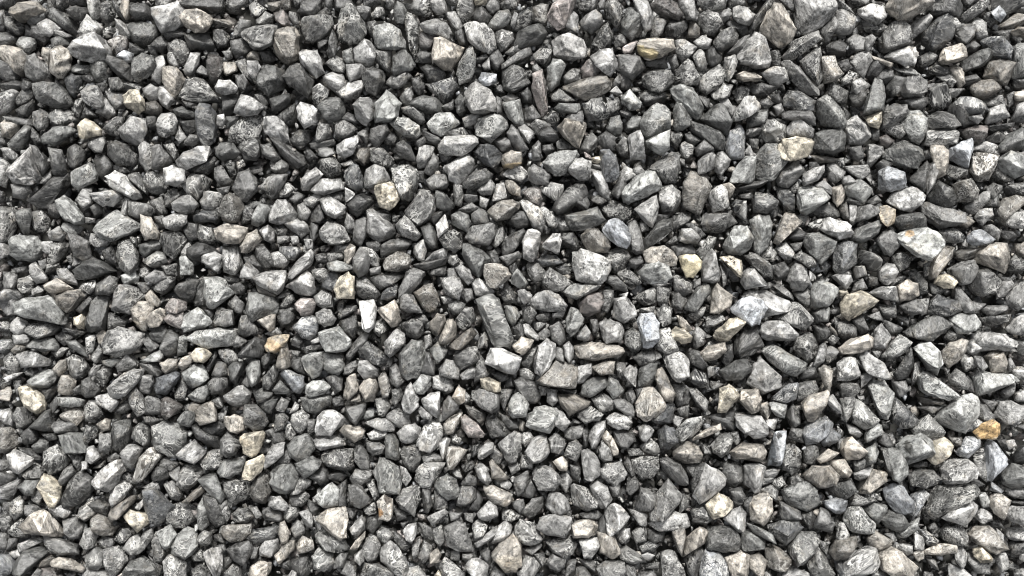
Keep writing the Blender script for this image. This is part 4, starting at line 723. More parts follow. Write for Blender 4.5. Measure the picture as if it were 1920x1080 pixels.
# ------------------------------------------------------------------ all the smaller stones, one mass
REST = """
g5h 1876 886 1898 869 1928 880 1928 908 1898 916 1881 908
n6vh 1064 316 1070 299 1092 296 1109 302 1109 321 1103 341 1086 338 1070 327
g4v 239 47 267 42 289 47 297 67 286 83 267 89 250 78 244 61
t5h 1045 739 1075 737 1109 753 1103 762 1075 767 1067 781 1053 764
n6vh 686 316 700 307 720 313 728 327 731 341 717 343 703 346 695 354 684 352
n3vh 914 776 925 773 945 795 959 812 950 820 917 820 909 801
g7h 342 698 361 684 378 681 392 709 381 720 361 728 347 714
t5vh 717 493 731 479 747 471 767 477 772 491 767 502 745 510 722 507
g7vh 586 933 603 919 622 905 636 919 636 947 614 952 597 944
b3vh 1412 377 1417 360 1442 363 1459 377 1453 393 1437 402 1414 399
n6vh 306 1052 319 1036 339 1047 350 1058 350 1088 311 1088
g5vh 1270 805 1289 786 1317 780 1320 791 1300 819 1278 830 1267 819
n4v 1512 1047 1534 1024 1553 1047 1564 1074 1556 1088 1523 1088
n4vh 867 343 889 321 911 316 925 327 917 343 900 352 881 357 867 352
n7h 1106 106 1123 94 1148 92 1159 119 1156 131 1145 144 1128 128 1123 114
t6h 1070 986 1081 977 1109 972 1123 986 1120 1002 1103 1008 1075 1008
n3v 428 267 442 239 467 217 495 217 492 228 475 250 450 269 436 269
n4v -8 385 28 388 33 399 31 427 17 449 6 454 -8 452
g6h 1025 128 1036 111 1056 111 1061 122 1048 158 1034 172 1025 156
n3vh 1337 75 1353 56 1373 50 1384 67 1378 86 1353 97 1339 89
n7vh 447 192 453 178 470 181 497 200 481 214 458 219 439 211
t6vh 1539 106 1564 106 1581 139 1564 153 1545 156 1542 128
n4v 1314 421 1320 402 1342 402 1370 399 1381 418 1362 427 1348 438 1323 435
t5h 1820 161 1828 150 1859 150 1878 167 1859 178 1839 189 1828 183
n6h 786 47 800 39 817 36 836 42 847 61 845 75 820 67 795 61
t5vh 1870 393 1881 371 1903 366 1928 371 1909 393 1881 418
t6h 1612 919 1637 880 1664 886 1662 902 1631 927 1612 927
t7h 1384 751 1392 731 1423 728 1428 748 1423 770 1409 776
g5vh 1651 670 1670 642 1687 626 1709 642 1692 664 1670 676
t8h 78 897 83 888 94 894 106 899 114 913 106 930 117 936 103 952 94 952 86 930
n7vh 31 667 47 659 69 659 97 678 94 687 61 687 42 689
n4vh 47 617 64 606 89 601 111 614 106 626 72 637 56 628
g5h 408 883 420 861 447 858 458 866 453 888 431 897 414 894
t8vh 1748 827 1770 819 1787 836 1781 852 1753 874 1739 861 1753 847
t5h 1553 1036 1567 1013 1589 1016 1606 1002 1606 1024 1584 1047 1562 1052
n5h 1642 449 1659 432 1670 432 1687 443 1687 460 1670 482 1659 477 1651 460
n3vh 850 664 878 651 897 651 900 670 889 684 872 684 861 695 853 678
t6h 1120 997 1131 1008 1150 1002 1164 1036 1148 1049 1125 1036 1120 1019
t7h 1764 100 1770 89 1798 81 1809 92 1812 108 1792 117 1767 122 1762 114
g4h 775 186 795 178 817 183 831 197 825 211 806 214 786 203 767 197
n5vh 1228 651 1236 617 1256 614 1264 639 1273 656 1248 664
t6h 1470 399 1487 402 1503 416 1495 427 1478 441 1459 460 1450 454 1464 427
b3v 797 158 811 156 834 150 847 147 861 150 856 167 850 178 839 194 831 197 814 178
t8vh 1345 773 1350 728 1367 720 1381 731 1387 742 1373 759 1362 773
g6h 1584 349 1612 335 1634 354 1631 366 1620 382 1603 371 1587 366
g5vh 1595 449 1606 427 1626 421 1648 413 1653 421 1645 438 1626 452 1609 457
g5h 736 108 747 97 761 94 778 119 772 131 739 142 734 133
n6vh 1337 399 1328 371 1334 357 1353 346 1364 360 1367 382 1356 393
n5h 425 1030 442 1019 467 1013 475 1030 464 1052 456 1061 436 1047
g6h 1664 838 1687 841 1698 863 1703 888 1687 905 1673 899 1678 863
n6h 1023 947 1031 924 1048 924 1064 936 1070 955 1053 966 1036 963
t6h 1228 703 1242 689 1253 709 1267 742 1261 753 1248 753 1234 731
t6 -8 92 14 86 28 94 44 92 50 108 50 128 44 144 28 136 17 119 6 108
n7 689 396 700 393 706 413 717 421 739 424 742 438 731 446 711 454 697 446 689 432
n7vh 1609 17 1631 8 1656 14 1662 33 1645 47 1631 44 1612 28
g5h 1651 974 1670 955 1692 963 1703 983 1687 997 1662 991
t7h 1576 847 1581 824 1598 819 1612 836 1626 847 1609 861 1587 863
b5h 289 723 294 709 311 703 325 695 339 703 328 723 311 742 294 739
n6vh 294 233 303 214 325 211 333 228 328 250 311 258 297 253
g4h 1801 139 1803 117 1826 106 1848 89 1859 100 1851 103 1856 111 1842 125 1820 133
t6vh 906 911 928 911 961 927 961 938 945 949 925 944 911 927
n4vh 125 673 139 662 156 670 169 692 156 706 142 712 131 698
g4h 1198 692 1214 681 1236 676 1231 703 1220 723 1195 726
g5vh 1053 545 1075 531 1103 531 1128 534 1117 545 1098 551 1081 562 1059 556
g5vh 1898 89 1906 83 1928 83 1928 144 1898 147 1898 111
n5v 778 897 784 877 800 866 836 869 820 891 806 916 789 911
n6h 420 742 442 726 458 723 470 739 467 753 450 764 428 756
t6h 367 770 378 759 400 751 406 776 406 789 375 798 367 789
n6vh 720 642 742 614 759 626 761 642 745 659 731 670 722 659
n7h 1181 253 1200 244 1203 261 1211 300 1181 300 1178 269
g5h 1389 999 1412 997 1434 1011 1434 1030 1389 1033
t7h 714 576 739 562 747 576 753 601 734 614 720 598 709 584
n6vh 153 172 169 161 183 161 192 178 197 197 189 208 167 197 156 186
b5vh 550 612 567 595 586 592 597 606 595 623 581 637 567 634 564 620 550 617
n5v 342 346 358 327 381 327 397 338 389 352 370 377 353 366
n5vh 661 482 675 463 689 471 695 488 689 510 672 521 661 504
n6vh 600 374 617 366 633 377 650 388 647 399 628 410 611 402 603 388
w8h 14 852 28 841 42 849 61 861 58 872 36 888 28 886 17 866
n4v 1359 861 1387 861 1392 874 1392 902 1378 913 1362 908 1353 886
n8h 556 203 564 192 586 197 595 206 592 228 570 242 558 222
g6vh 953 756 964 739 978 739 992 759 986 781 961 784 953 773
g5h 564 745 592 751 608 739 622 742 620 759 595 778 581 773 567 762
g5h 1089 734 1098 714 1120 706 1136 706 1142 723 1125 734 1106 745 1092 742
n5vh 1117 1063 1136 1052 1170 1052 1175 1069 1164 1088 1125 1088
b4vh 647 321 661 307 672 310 681 332 681 352 667 360 650 346 645 332
g4h 303 651 308 626 319 614 333 623 336 639 331 664 314 670 306 662
n7h 331 852 364 824 386 844 381 855 364 869 336 858
g7h 1211 264 1236 253 1256 244 1256 283 1242 294 1231 283 1214 275
g5vh 586 1044 597 1027 625 1036 628 1055 608 1072 589 1066
t7h 1681 537 1703 523 1720 531 1723 553 1709 562 1684 567
n2vh 825 449 836 435 853 429 867 438 867 454 864 468 853 474 834 466
n6vh 169 363 219 354 231 368 211 388 194 388 175 374
t7h 1745 271 1764 271 1776 282 1778 304 1773 327 1759 335 1753 316 1756 293 1748 282
n7vh 308 316 325 310 347 316 347 341 333 352 311 346
t7h 1287 1008 1312 988 1328 997 1320 1019 1281 1044
g5h 78 258 100 239 128 236 144 244 125 250 114 264 103 275 81 269
n4vh 414 824 425 811 442 816 453 836 442 852 425 858 414 852
n5vh 825 520 861 520 870 542 861 562 834 551 828 531
n6vh 1473 244 1492 219 1506 228 1525 242 1523 258 1500 256 1475 256
g3v 761 25 772 28 784 42 786 56 786 86 778 111 767 92 761 67 759 39
g5h 370 899 386 891 403 888 414 919 425 933 414 944 403 936 386 913
t6v 308 128 331 125 342 139 347 153 336 169 328 183 317 178 306 153
n5h 286 277 300 268 317 291 322 307 306 318 286 318
n5h 1189 952 1200 913 1214 916 1231 930 1228 947 1214 958 1198 958
n6h 1389 513 1403 502 1414 504 1439 535 1423 538 1398 543 1389 529
g6h 942 194 975 186 984 233 964 233 953 222
b4vh 1234 808 1248 797 1264 802 1273 830 1253 844 1239 841
n6v 1214 980 1242 974 1264 958 1286 963 1292 991 1259 991 1231 991
n4vh 1334 836 1350 813 1367 811 1375 824 1367 847 1353 858 1337 849
t6h 672 728 686 706 703 709 711 731 700 753 684 753
n7h 583 354 603 335 639 335 645 354 625 357 608 366 586 360
n4 508 260 525 260 570 291 575 302 558 316 547 310 528 291
n8h 753 756 759 731 770 717 786 748 786 762 770 776 756 770
n4v 1312 147 1334 128 1348 122 1359 139 1356 156 1339 164 1325 178 1312 167
n3v 1042 379 1064 354 1086 343 1098 352 1100 368 1081 371 1064 379 1061 399 1045 402 1036 393
n5vh 653 930 656 911 672 908 684 922 695 938 678 955 659 947
t6h 1845 670 1859 659 1881 659 1887 681 1884 698 1859 698
n6vh 1103 911 1120 902 1139 911 1148 936 1136 952 1125 955 1120 933
n6h 1184 -8 1211 -8 1225 31 1223 53 1209 61 1206 36 1192 17
n6h 1356 974 1367 958 1389 949 1400 961 1395 999 1384 997 1373 980
n4v 333 897 347 872 370 872 381 886 364 913 342 919 331 908
n4v 964 714 981 706 1003 717 1014 739 1009 753 992 756 973 739
n5h 1086 42 1103 25 1117 19 1128 28 1131 44 1117 58 1109 64 1089 53
n6h 539 521 542 510 564 482 583 466 589 474 586 493 567 510 547 527
n2vh 1134 6 1150 -8 1170 14 1164 42 1156 53 1136 33
n4v 1312 28 1328 19 1345 25 1356 47 1339 67 1320 64 1309 47
g4vh 589 1002 603 997 625 1013 647 1013 653 1030 636 1036 608 1030
n5vh 1464 211 1489 206 1517 206 1528 222 1528 236 1512 231 1484 225 1467 222
n5v 1239 354 1259 346 1275 360 1275 379 1261 396 1242 399 1236 377
n6vh 1378 208 1395 186 1414 181 1425 197 1425 206 1406 208 1389 225 1373 228
t8vh 233 969 244 955 278 963 283 974 267 991 258 999 244 983
t5vh 172 974 183 963 211 977 222 988 211 1005 194 1005 181 991
g4vh 1170 626 1186 614 1200 620 1206 645 1200 659 1184 659 1170 645
b5vh 525 701 531 689 547 695 570 706 572 723 564 739 550 734 542 717
b3vh 464 1008 481 991 520 986 525 997 517 1008 481 1019
n4vh 328 545 336 531 358 523 375 526 367 548 361 562 342 562
n4vh 1395 479 1406 474 1423 479 1448 499 1448 521 1434 518 1417 504 1400 488
p3h 389 122 392 103 417 108 420 125 414 150 397 153 389 139
n6vh 742 813 759 797 778 794 789 802 786 819 772 830 753 830
n4vh 92 277 117 282 122 304 125 327 111 332 100 327 97 302
t7vh 264 402 283 407 300 438 297 449 272 449 264 432
g6vh 53 714 67 703 83 692 103 695 106 709 92 726 61 726
n5v 1564 19 1581 17 1603 33 1600 56 1581 67 1564 61
n3 358 797 383 797 411 813 414 841 392 838 370 822
n3h 247 6 272 6 286 19 286 36 267 42 250 33 242 17
t6vh 1859 930 1876 924 1895 938 1889 952 1881 974 1864 963 1856 947
n5vh 1887 559 1909 531 1928 526 1928 570 1909 584 1892 573
n7h 789 748 806 737 825 734 825 776 820 784 797 767
n6vh 322 382 339 368 356 366 370 382 361 399 347 404 325 393
g5h 1292 562 1306 539 1328 534 1334 542 1325 559 1314 570 1295 581 1281 581
b5vh 1445 748 1462 731 1478 720 1495 717 1498 728 1492 748 1473 756
g4vh 161 1041 175 1024 194 1030 197 1063 183 1069 164 1061
g4vh 250 808 261 791 283 799 283 830 269 838 256 827 247 822
b6vh 1792 847 1812 819 1837 819 1837 836 1814 861 1798 855
n4v 1128 479 1148 468 1170 466 1184 482 1173 499 1153 513 1139 493
n4v 1017 521 1031 502 1053 516 1073 529 1053 546 1028 543 1017 535
n5vh 742 421 759 404 772 418 789 441 781 452 764 446 747 438
n4vh 58 271 69 274 83 293 92 310 78 329 67 318 56 299
g5vh 1061 598 1070 576 1084 581 1095 598 1084 620 1070 631 1061 620
n6vh 1428 136 1450 125 1470 128 1478 150 1462 161 1445 158
n6vh 225 849 239 833 256 836 267 841 258 863 247 880 233 869
n4h 445 667 467 645 478 631 492 639 497 653 489 670 458 670
p6h 864 781 872 776 892 792 909 814 906 820 878 820 864 801
g3 347 64 389 61 403 89 395 97 358 94 353 81
n4vh 684 1055 711 1058 739 1074 739 1088 672 1088
g4h 56 801 83 770 94 767 103 792 100 806 83 809
n4vh 239 737 256 726 272 748 272 773 258 781 244 759
n3v 1128 393 1139 377 1161 377 1184 388 1184 410 1170 416 1153 404 1134 402
n6v 975 379 992 377 1009 388 1025 407 1023 429 1014 438 998 424 995 404 981 391
n6v 664 92 684 75 700 83 703 106 695 125 681 122 664 117
g4h 403 277 414 268 436 268 450 285 439 299 420 302 406 293
g5h 50 651 64 637 94 631 111 645 106 659 78 659
n4 353 466 370 454 397 460 414 477 406 482 375 491 356 482
n4vh 403 587 414 576 436 581 439 609 420 614 400 609
n7h 631 272 647 261 670 253 672 267 661 289 645 297 631 289
n6vh 1136 784 1153 773 1175 778 1186 792 1178 806 1159 806 1139 795
n5v 503 332 520 327 539 327 533 343 520 371 508 374 497 360 486 352
n5vh 681 1024 695 1002 706 1008 714 1022 706 1049 689 1052 681 1038
n5h 989 316 1000 307 1017 316 1031 329 1028 346 1006 346 992 338
g4h 722 816 734 811 747 827 750 858 742 863 722 858
n4vh 1081 767 1109 762 1131 776 1123 789 1098 795 1081 781
n5vh 545 789 550 773 567 767 581 778 581 798 564 812 553 806
t6v 1742 521 1745 499 1759 471 1773 460 1787 466 1784 482 1770 502 1751 524
t6vh 839 838 861 838 878 844 861 866 850 880 839 880 836 858
t8h 147 236 161 222 175 228 189 242 189 253 158 261 147 253
t7h 1312 662 1328 648 1359 642 1362 656 1350 670 1325 678 1314 670
n5h 1528 980 1539 952 1556 958 1564 980 1559 997 1528 991
n4v 756 836 778 830 789 847 786 869 772 883 756 869 750 847
g4 92 22 103 17 128 28 147 47 150 67 136 64 111 47 94 36
p4vh 303 748 317 745 344 762 333 776 311 787 303 778
w7h 561 338 575 324 592 313 606 327 597 341 578 357 567 357
g3h 1676 703 1692 676 1709 648 1712 681 1701 709 1687 714
n4vh 183 532 206 516 219 521 219 546 203 554 181 552
n4vh 1576 748 1598 742 1609 753 1598 776 1587 792 1576 787
n4vh 1570 720 1587 714 1609 720 1614 731 1598 753 1581 748
n4v 314 83 331 75 353 83 356 106 342 125 328 114 317 103
n3 381 930 403 930 414 963 425 980 406 988 389 969
g6h 472 410 486 382 500 382 511 396 497 418 483 427 472 421
t7vh 422 781 439 776 456 781 458 806 445 814 431 809 420 795
n3v 542 1052 564 1038 586 1038 589 1066 570 1085 547 1066
n3v 650 382 667 368 684 363 700 371 703 379 689 391 670 407 656 399
t6h 1626 1008 1642 994 1673 1013 1670 1022 1645 1033 1631 1024
n4h 1706 338 1723 316 1737 302 1742 316 1737 343 1734 360 1720 352
g4 1550 913 1595 897 1606 919 1578 941 1562 930
n4v 269 335 289 321 308 329 317 354 297 366 278 357
t5h 839 648 861 631 884 614 895 626 881 642 867 656 845 656
g4v 92 219 106 206 128 206 147 225 133 239 114 239 97 233
n4v 447 275 472 256 486 256 489 281 481 300 458 300
t5v -8 802 22 799 39 833 14 847 -8 847
n5v 670 524 684 518 700 532 714 554 706 560 672 560 667 541
n6vh 306 410 328 399 350 404 350 418 333 432 311 429
n6h 756 548 767 548 781 564 792 587 767 587 750 578 750 564
n6vh 206 936 214 908 231 902 247 913 233 933 211 949
n7h 1637 648 1639 620 1653 606 1664 620 1670 631 1659 653 1642 653
n2 1773 206 1789 192 1809 214 1826 222 1831 233 1806 239 1784 228
n6vh 670 695 672 676 689 676 711 692 709 706 684 712
g6h 294 997 319 983 331 1002 322 1027 311 1030 300 1016
n6h 1270 -8 1300 -8 1309 28 1306 39 1287 36 1273 14
n6vh 1848 228 1856 203 1881 194 1892 219 1876 228 1853 233
n4h 695 242 725 231 731 244 714 267 706 281 692 261
n5h 950 250 959 233 970 239 975 256 986 267 992 281 978 286 970 275 956 269
n7vh 872 1063 881 1049 900 1047 917 1061 911 1085 889 1088
n4v 375 863 386 847 414 841 417 874 397 883 383 886
n5h 667 413 686 407 689 421 686 443 675 463 661 452 664 432
n3h 1186 670 1206 656 1231 656 1239 670 1223 681 1200 687
t6vh 450 463 464 438 481 429 492 449 478 463 467 474 453 474
t6h 822 637 836 603 850 598 856 614 856 631 839 645 825 645
n7vh 1881 961 1898 949 1928 949 1928 988 1903 980 1887 974
t6h 1400 1044 1423 1036 1439 1052 1428 1088 1406 1066
n6vh 1086 1013 1120 1008 1125 1024 1109 1047 1095 1047
n5vh 822 1061 834 1044 850 1055 872 1074 872 1088 834 1088
g5v 608 662 642 667 647 687 633 706 614 698 606 687
w7h 1375 14 1387 11 1403 17 1417 28 1406 47 1395 47 1375 33
t6v 247 581 258 567 278 567 289 576 275 589 275 620 264 617 250 601
n5h 1462 941 1467 941 1500 958 1503 974 1462 974
g5h 553 869 575 869 586 855 603 863 600 874 572 897 556 880
g7vh 575 723 586 714 608 714 620 726 608 739 581 745 572 737
n7h 1309 302 1323 288 1337 282 1342 293 1339 316 1323 324 1309 327
n5vh 822 692 836 673 850 676 861 692 861 712 839 706 825 703
g5h 845 404 861 396 878 402 884 418 878 438 864 429 847 421
n5 1178 421 1192 413 1200 429 1206 457 1209 471 1195 477 1184 471 1181 454
b5vh 1709 927 1731 916 1742 927 1731 947 1714 972 1703 963 1714 941
g3v 1114 78 1128 50 1139 44 1150 69 1145 86 1125 94 1109 97 1109 83
n4vh 1778 709 1792 692 1809 701 1817 714 1814 731 1798 731 1784 723
n7vh 381 479 403 471 417 479 417 499 406 510 386 499 378 491
b3vh 1759 432 1787 427 1806 441 1806 454 1787 457 1767 452
n4vh 478 463 495 460 508 477 514 499 495 504 481 482
n4vh 158 764 167 751 183 753 192 776 178 792 161 789
p7vh 553 570 564 559 586 559 592 570 586 589 564 592 556 581
p5h 1089 128 1100 114 1114 108 1125 122 1125 133 1109 147 1092 147
n5v 970 1074 984 1041 1003 1041 1017 1058 998 1085 975 1088
n7vh 1106 808 1120 791 1136 788 1136 802 1125 816 1117 841 1109 841 1103 824
n6h 1651 527 1648 510 1662 493 1676 496 1684 510 1676 527 1664 535
b7vh 1814 443 1826 432 1839 429 1848 443 1864 449 1856 457 1831 463 1814 454
b3vh 364 404 381 393 406 393 411 407 406 418 381 418 364 416
n5vh 1628 551 1653 537 1678 537 1684 567 1659 562 1642 553
n6vh 1792 542 1801 539 1826 570 1826 587 1809 587 1792 564
n6v 631 172 653 156 684 150 684 161 672 183 656 186 639 183
n5vh 150 1019 158 991 172 988 183 1002 178 1024 161 1033
g4h 817 354 834 363 853 382 850 391 834 396 817 388 814 368
n3h 1006 250 1031 236 1048 250 1050 264 1042 269 1014 267
t6h 642 745 650 709 667 701 672 720 670 737 653 751
n5h 645 764 667 759 686 756 684 773 667 798 656 787
n4v 942 452 961 438 981 429 989 438 975 457 950 479 942 477
g4h 789 427 806 418 817 435 822 466 809 468 797 452
n4h 447 614 453 592 464 589 475 609 486 620 464 631 447 626
g6vh 461 689 472 676 486 676 489 701 481 720 472 726 464 706
g7h 1164 183 1181 167 1203 192 1200 203 1181 208 1167 194
t7h 1553 863 1584 861 1598 886 1589 897 1573 894
n6v 1592 111 1612 97 1628 100 1634 114 1620 147 1603 131
n4v 244 377 278 382 294 396 281 407 258 410 242 402
n6vh 934 986 950 974 961 988 959 1002 939 1016 922 1016
g4h 428 687 436 678 458 678 458 692 442 723 431 714
n4 203 103 219 117 244 119 250 139 244 153 222 144 211 133 203 117
n5v -8 178 14 169 31 169 36 178 28 200 14 211 -8 217
t7vh 1734 1033 1764 1019 1792 1022 1792 1036 1764 1041 1737 1041
n4h 1120 256 1136 244 1153 256 1156 272 1150 283 1131 278 1120 267
n4v 1612 468 1637 474 1653 488 1648 510 1626 504 1609 488
g5 172 119 192 114 203 117 208 144 194 158 178 150 172 136
n3v 695 279 711 274 728 288 739 302 728 316 709 310 695 302
n5h 1603 416 1609 388 1626 385 1645 388 1648 399 1631 410 1612 416
t7vh 97 1052 111 1044 133 1047 144 1061 158 1066 153 1074 122 1066 100 1061
p6h 306 598 322 581 344 581 344 603 339 617 319 609
t6vh 111 717 117 703 131 703 142 714 139 737 119 742 111 734
n3v 1284 1047 1312 1024 1320 1036 1306 1088 1289 1074
n5vh 592 587 606 578 620 581 631 598 625 609 608 614 597 606
g6vh 772 723 789 701 809 706 809 723 795 739 781 737
t7vh 272 603 281 587 300 576 311 581 308 595 297 612 281 614
t7h 83 535 106 521 136 541 128 546 100 552 86 546
n4vh 389 720 406 706 425 709 428 726 414 739 397 739
n5h 831 753 842 742 861 759 859 770 828 792
n5 717 460 734 449 764 446 772 457 764 466 734 474 714 482
n4h 153 714 167 706 189 731 181 742 161 745 153 737
n4v 603 299 625 293 639 310 639 327 617 335 600 318
t5h 206 963 211 952 244 930 256 930 250 944 228 963 208 977
n3h 1651 841 1664 838 1678 863 1676 897 1662 886
n5vh 1687 573 1717 559 1731 570 1731 587 1709 592 1701 587
n5vh 1359 108 1378 103 1384 117 1375 139 1367 153 1356 147
n5vh 231 1027 244 1008 261 1002 272 1022 250 1041 239 1036
n6vh 895 961 917 938 931 949 934 966 914 977 900 972
n6 375 377 383 360 400 360 420 363 417 382 400 393 381 391
t7h 636 808 645 797 672 799 684 808 678 822 664 830 650 816
p5 1798 242 1826 236 1848 236 1848 256 1837 269 1820 267
t7vh 467 1088 470 1063 486 1052 508 1055 508 1069 497 1088
n6h 1273 443 1278 429 1300 429 1314 446 1306 457 1287 457 1273 452
n6vh 178 742 206 737 222 753 208 773 183 756
b6vh 1542 941 1567 933 1589 938 1584 958 1567 963 1550 952
o6vh 1648 388 1662 385 1678 393 1676 418 1664 427 1651 413
n4h 742 271 756 263 770 274 781 304 761 299 745 291
n4vh 1231 581 1245 570 1261 578 1259 606 1242 612 1234 598
g5h 33 913 50 897 75 897 69 913 64 930 47 927
n6vh 495 874 503 847 511 830 533 830 525 849 506 874 497 880
n3vh 492 709 514 681 522 698 514 723 503 731 492 726
n3v 97 457 117 452 128 460 119 479 100 502 89 493
n6vh 1887 421 1898 399 1928 393 1928 432 1898 427
n3v 1245 53 1259 36 1286 39 1286 56 1270 72 1248 67
n4vh 1056 855 1067 830 1081 824 1092 836 1086 852 1081 866 1064 858
n4v 753 606 772 598 792 603 795 623 784 634 764 631 756 620
n5v 1267 75 1284 75 1306 89 1300 100 1281 119 1267 100
n5v 261 277 272 266 286 274 286 316 275 324 264 307
n7vh 1609 662 1623 656 1637 676 1656 692 1670 709 1653 712 1642 703 1631 681
g5 1617 952 1637 941 1662 947 1664 958 1645 983 1637 974
n7v 1109 318 1131 321 1134 343 1142 357 1142 374 1128 371 1117 352 1109 335
n5 119 974 144 969 156 983 150 1008 133 1011 122 997
w7vh 1739 310 1751 302 1759 321 1753 346 1739 366 1737 343
n3 1198 181 1209 169 1248 175 1245 192 1220 200 1206 197
n7v 606 144 625 136 642 139 650 156 631 178 614 161
n6h 1506 338 1506 329 1523 316 1545 310 1545 321 1534 338 1509 349
g5 1403 211 1439 206 1437 228 1431 239 1400 242
t6h 806 603 820 587 834 589 836 603 828 617 820 631 806 617
n4 695 521 714 513 745 510 759 516 734 529 714 543 703 535
n6h 1028 822 1045 813 1059 824 1059 838 1048 852 1034 847 1028 836
n3h 381 803 392 792 411 789 425 803 414 817 392 817
n7h 403 164 411 150 431 150 445 164 439 175 420 178 406 172
n4 178 302 194 291 214 307 206 327 194 341 183 329
n7v 589 824 620 813 647 827 647 836 625 836 603 844 592 838
t5h 1259 994 1284 991 1287 1008 1278 1044 1267 1024
n4v 856 598 872 576 886 576 892 598 878 614 867 620 856 609
n5h 1148 748 1170 748 1186 759 1189 781 1170 776 1153 764
n5h 272 751 278 742 297 748 303 759 300 776 272 776
n6h 1059 25 1075 22 1084 31 1086 64 1073 58 1059 50
n4v 859 927 867 913 884 908 892 919 892 936 872 949 856 947
g5h 353 742 370 728 389 720 395 737 383 753 364 753
n3 417 175 447 178 450 186 436 214 425 222 417 200
n4v 25 784 33 764 50 764 67 787 58 798 33 801
g5 17 269 33 253 47 233 58 239 53 261 39 283 19 281
t7h 961 648 978 631 1003 637 995 651 981 667 967 659
n5v 811 706 828 703 850 714 850 731 839 739 811 728
t8h 1259 620 1267 612 1284 617 1298 631 1295 642 1278 645 1264 637
t8vh 900 709 914 706 939 717 939 734 922 737 903 726
n3 789 128 800 122 825 128 836 139 831 156 803 153
g5h 1142 706 1159 714 1170 731 1161 742 1148 748 1136 731
t6vh 831 795 845 781 867 773 864 789 850 812 836 814
n5vh 256 1024 267 999 286 988 286 1008 272 1030 256 1041
n5v 722 781 745 764 767 776 770 795 750 803 739 792
n3v 61 399 78 393 94 413 89 432 72 438 61 421
n4 1261 720 1281 720 1292 731 1292 759 1270 764
n2 1548 83 1575 75 1589 86 1584 106 1562 111 1550 100
n4v 856 19 861 3 884 -8 889 17 886 33 870 44 859 28
n6v 1701 50 1723 36 1739 28 1745 36 1734 56 1714 72 1706 75
n4v 1148 808 1164 805 1186 813 1192 824 1175 841 1161 841 1153 822
n5vh 1025 1052 1036 1036 1061 1049 1059 1063 1048 1072 1031 1066
g5 33 396 56 391 61 404 53 441 42 438 31 410
n3v 1826 852 1848 830 1851 863 1848 902 1837 886 1828 869
n5v 628 228 647 225 670 242 653 258 636 261 628 250
n4v 1295 958 1317 947 1331 963 1339 974 1323 983 1298 980
t8h 1756 518 1773 513 1787 518 1795 529 1787 541 1770 541 1753 532
n5vh 186 813 206 811 211 836 203 852 186 847
n4v 703 94 734 94 736 111 731 139 714 125 703 111
n2v 1514 404 1528 391 1548 382 1567 391 1573 407 1545 410
n5h 789 701 797 659 806 662 817 687 814 703
t6vh 1111 687 1136 676 1153 678 1150 701 1131 703 1111 692
b3v 1456 354 1473 352 1489 366 1489 396 1470 391 1459 371
n2 433 78 458 72 475 92 461 103 442 111 436 100
g5vh 806 653 822 639 839 656 834 670 822 681 809 667
n4 667 830 678 833 692 855 692 880 678 880 664 863
n4v 1495 720 1528 714 1534 731 1512 748 1495 753
n4v 558 22 567 3 606 -8 600 19 583 31 564 28
b3vh 525 463 558 463 567 471 553 488 536 488 525 474
n6h 56 499 67 491 89 521 89 529 69 532 58 516
n4 956 404 970 396 989 396 998 410 992 424 970 427 956 418
n4v 128 279 142 271 158 282 158 299 139 316 128 310
b3v 122 147 136 136 153 142 153 167 139 183 128 172
n6v 786 277 800 271 814 277 811 293 797 313 784 316 781 299
n4v 1403 50 1420 25 1445 -8 1448 8 1431 39 1414 64 1406 67
g5 920 39 934 22 953 19 959 33 950 47 931 56 914 53
n4v 1567 606 1584 601 1606 614 1606 631 1584 637 1570 626
g3 517 222 531 211 553 194 558 228 542 236 522 233
n3v 1186 559 1209 545 1228 537 1236 553 1228 567 1209 573
b5h 1556 799 1578 816 1567 830 1545 838 1539 827
t6vh 1534 692 1545 684 1562 692 1556 720 1556 737 1548 731 1542 714
n4 1400 161 1428 156 1445 161 1464 161 1445 175 1423 183 1406 175
t8vh 358 664 367 653 386 651 397 664 381 681 364 678
n6h 889 877 900 866 914 877 922 902 914 911 897 897
n7vh 1042 764 1056 773 1070 792 1056 809 1039 798
n3v 545 261 561 242 581 244 583 264 564 281 550 272
n4v 975 963 998 936 1020 930 1017 952 998 972
n5v 928 64 942 56 961 61 964 75 950 89 939 97 928 78
g3 1659 167 1676 139 1698 147 1695 164 1670 183
b3v 1287 709 1303 692 1323 698 1328 714 1328 728 1306 726
n4 1328 781 1356 773 1378 770 1375 806 1356 803 1350 789
t5vh 709 709 720 695 728 709 734 728 728 745 717 745
n4v 1262 518 1278 518 1298 529 1298 549 1284 554 1264 543
n5 800 338 814 327 836 327 842 346 834 354 811 357 803 349
g5h 1398 980 1417 986 1450 1002 1456 1019 1439 1013 1412 999
n5h 22 346 53 346 58 360 42 374 25 371
n5v 684 792 706 784 725 784 742 795 742 809 722 809 700 801
n6v 531 418 558 410 575 418 581 435 564 446 547 432
n6v 486 1030 497 1013 520 1011 525 1030 508 1047 489 1041
b4v 1220 789 1242 770 1253 756 1264 759 1261 792 1239 795
n5v 1109 748 1131 737 1150 751 1148 770 1125 773
n7h 1084 687 1109 681 1109 701 1095 717 1081 720
t6h 917 866 922 861 942 883 956 897 936 902 922 897
n5v 1789 61 1803 47 1826 47 1826 67 1812 83 1798 81
n5v 589 556 606 542 622 548 625 576 606 578 592 570
g6vh 108 745 139 745 158 751 156 762 133 764 111 759
n6v 1342 288 1353 282 1370 299 1367 310 1353 329 1342 324 1339 310
t6vh 556 1019 567 1005 586 1013 589 1030 564 1038 558 1036
p6vh 311 576 322 559 342 562 350 567 350 581 328 584 314 584
b4vh 717 548 734 528 745 531 745 556 728 564 714 562
t5v 1862 53 1881 42 1903 25 1928 28 1928 39 1895 56 1881 58
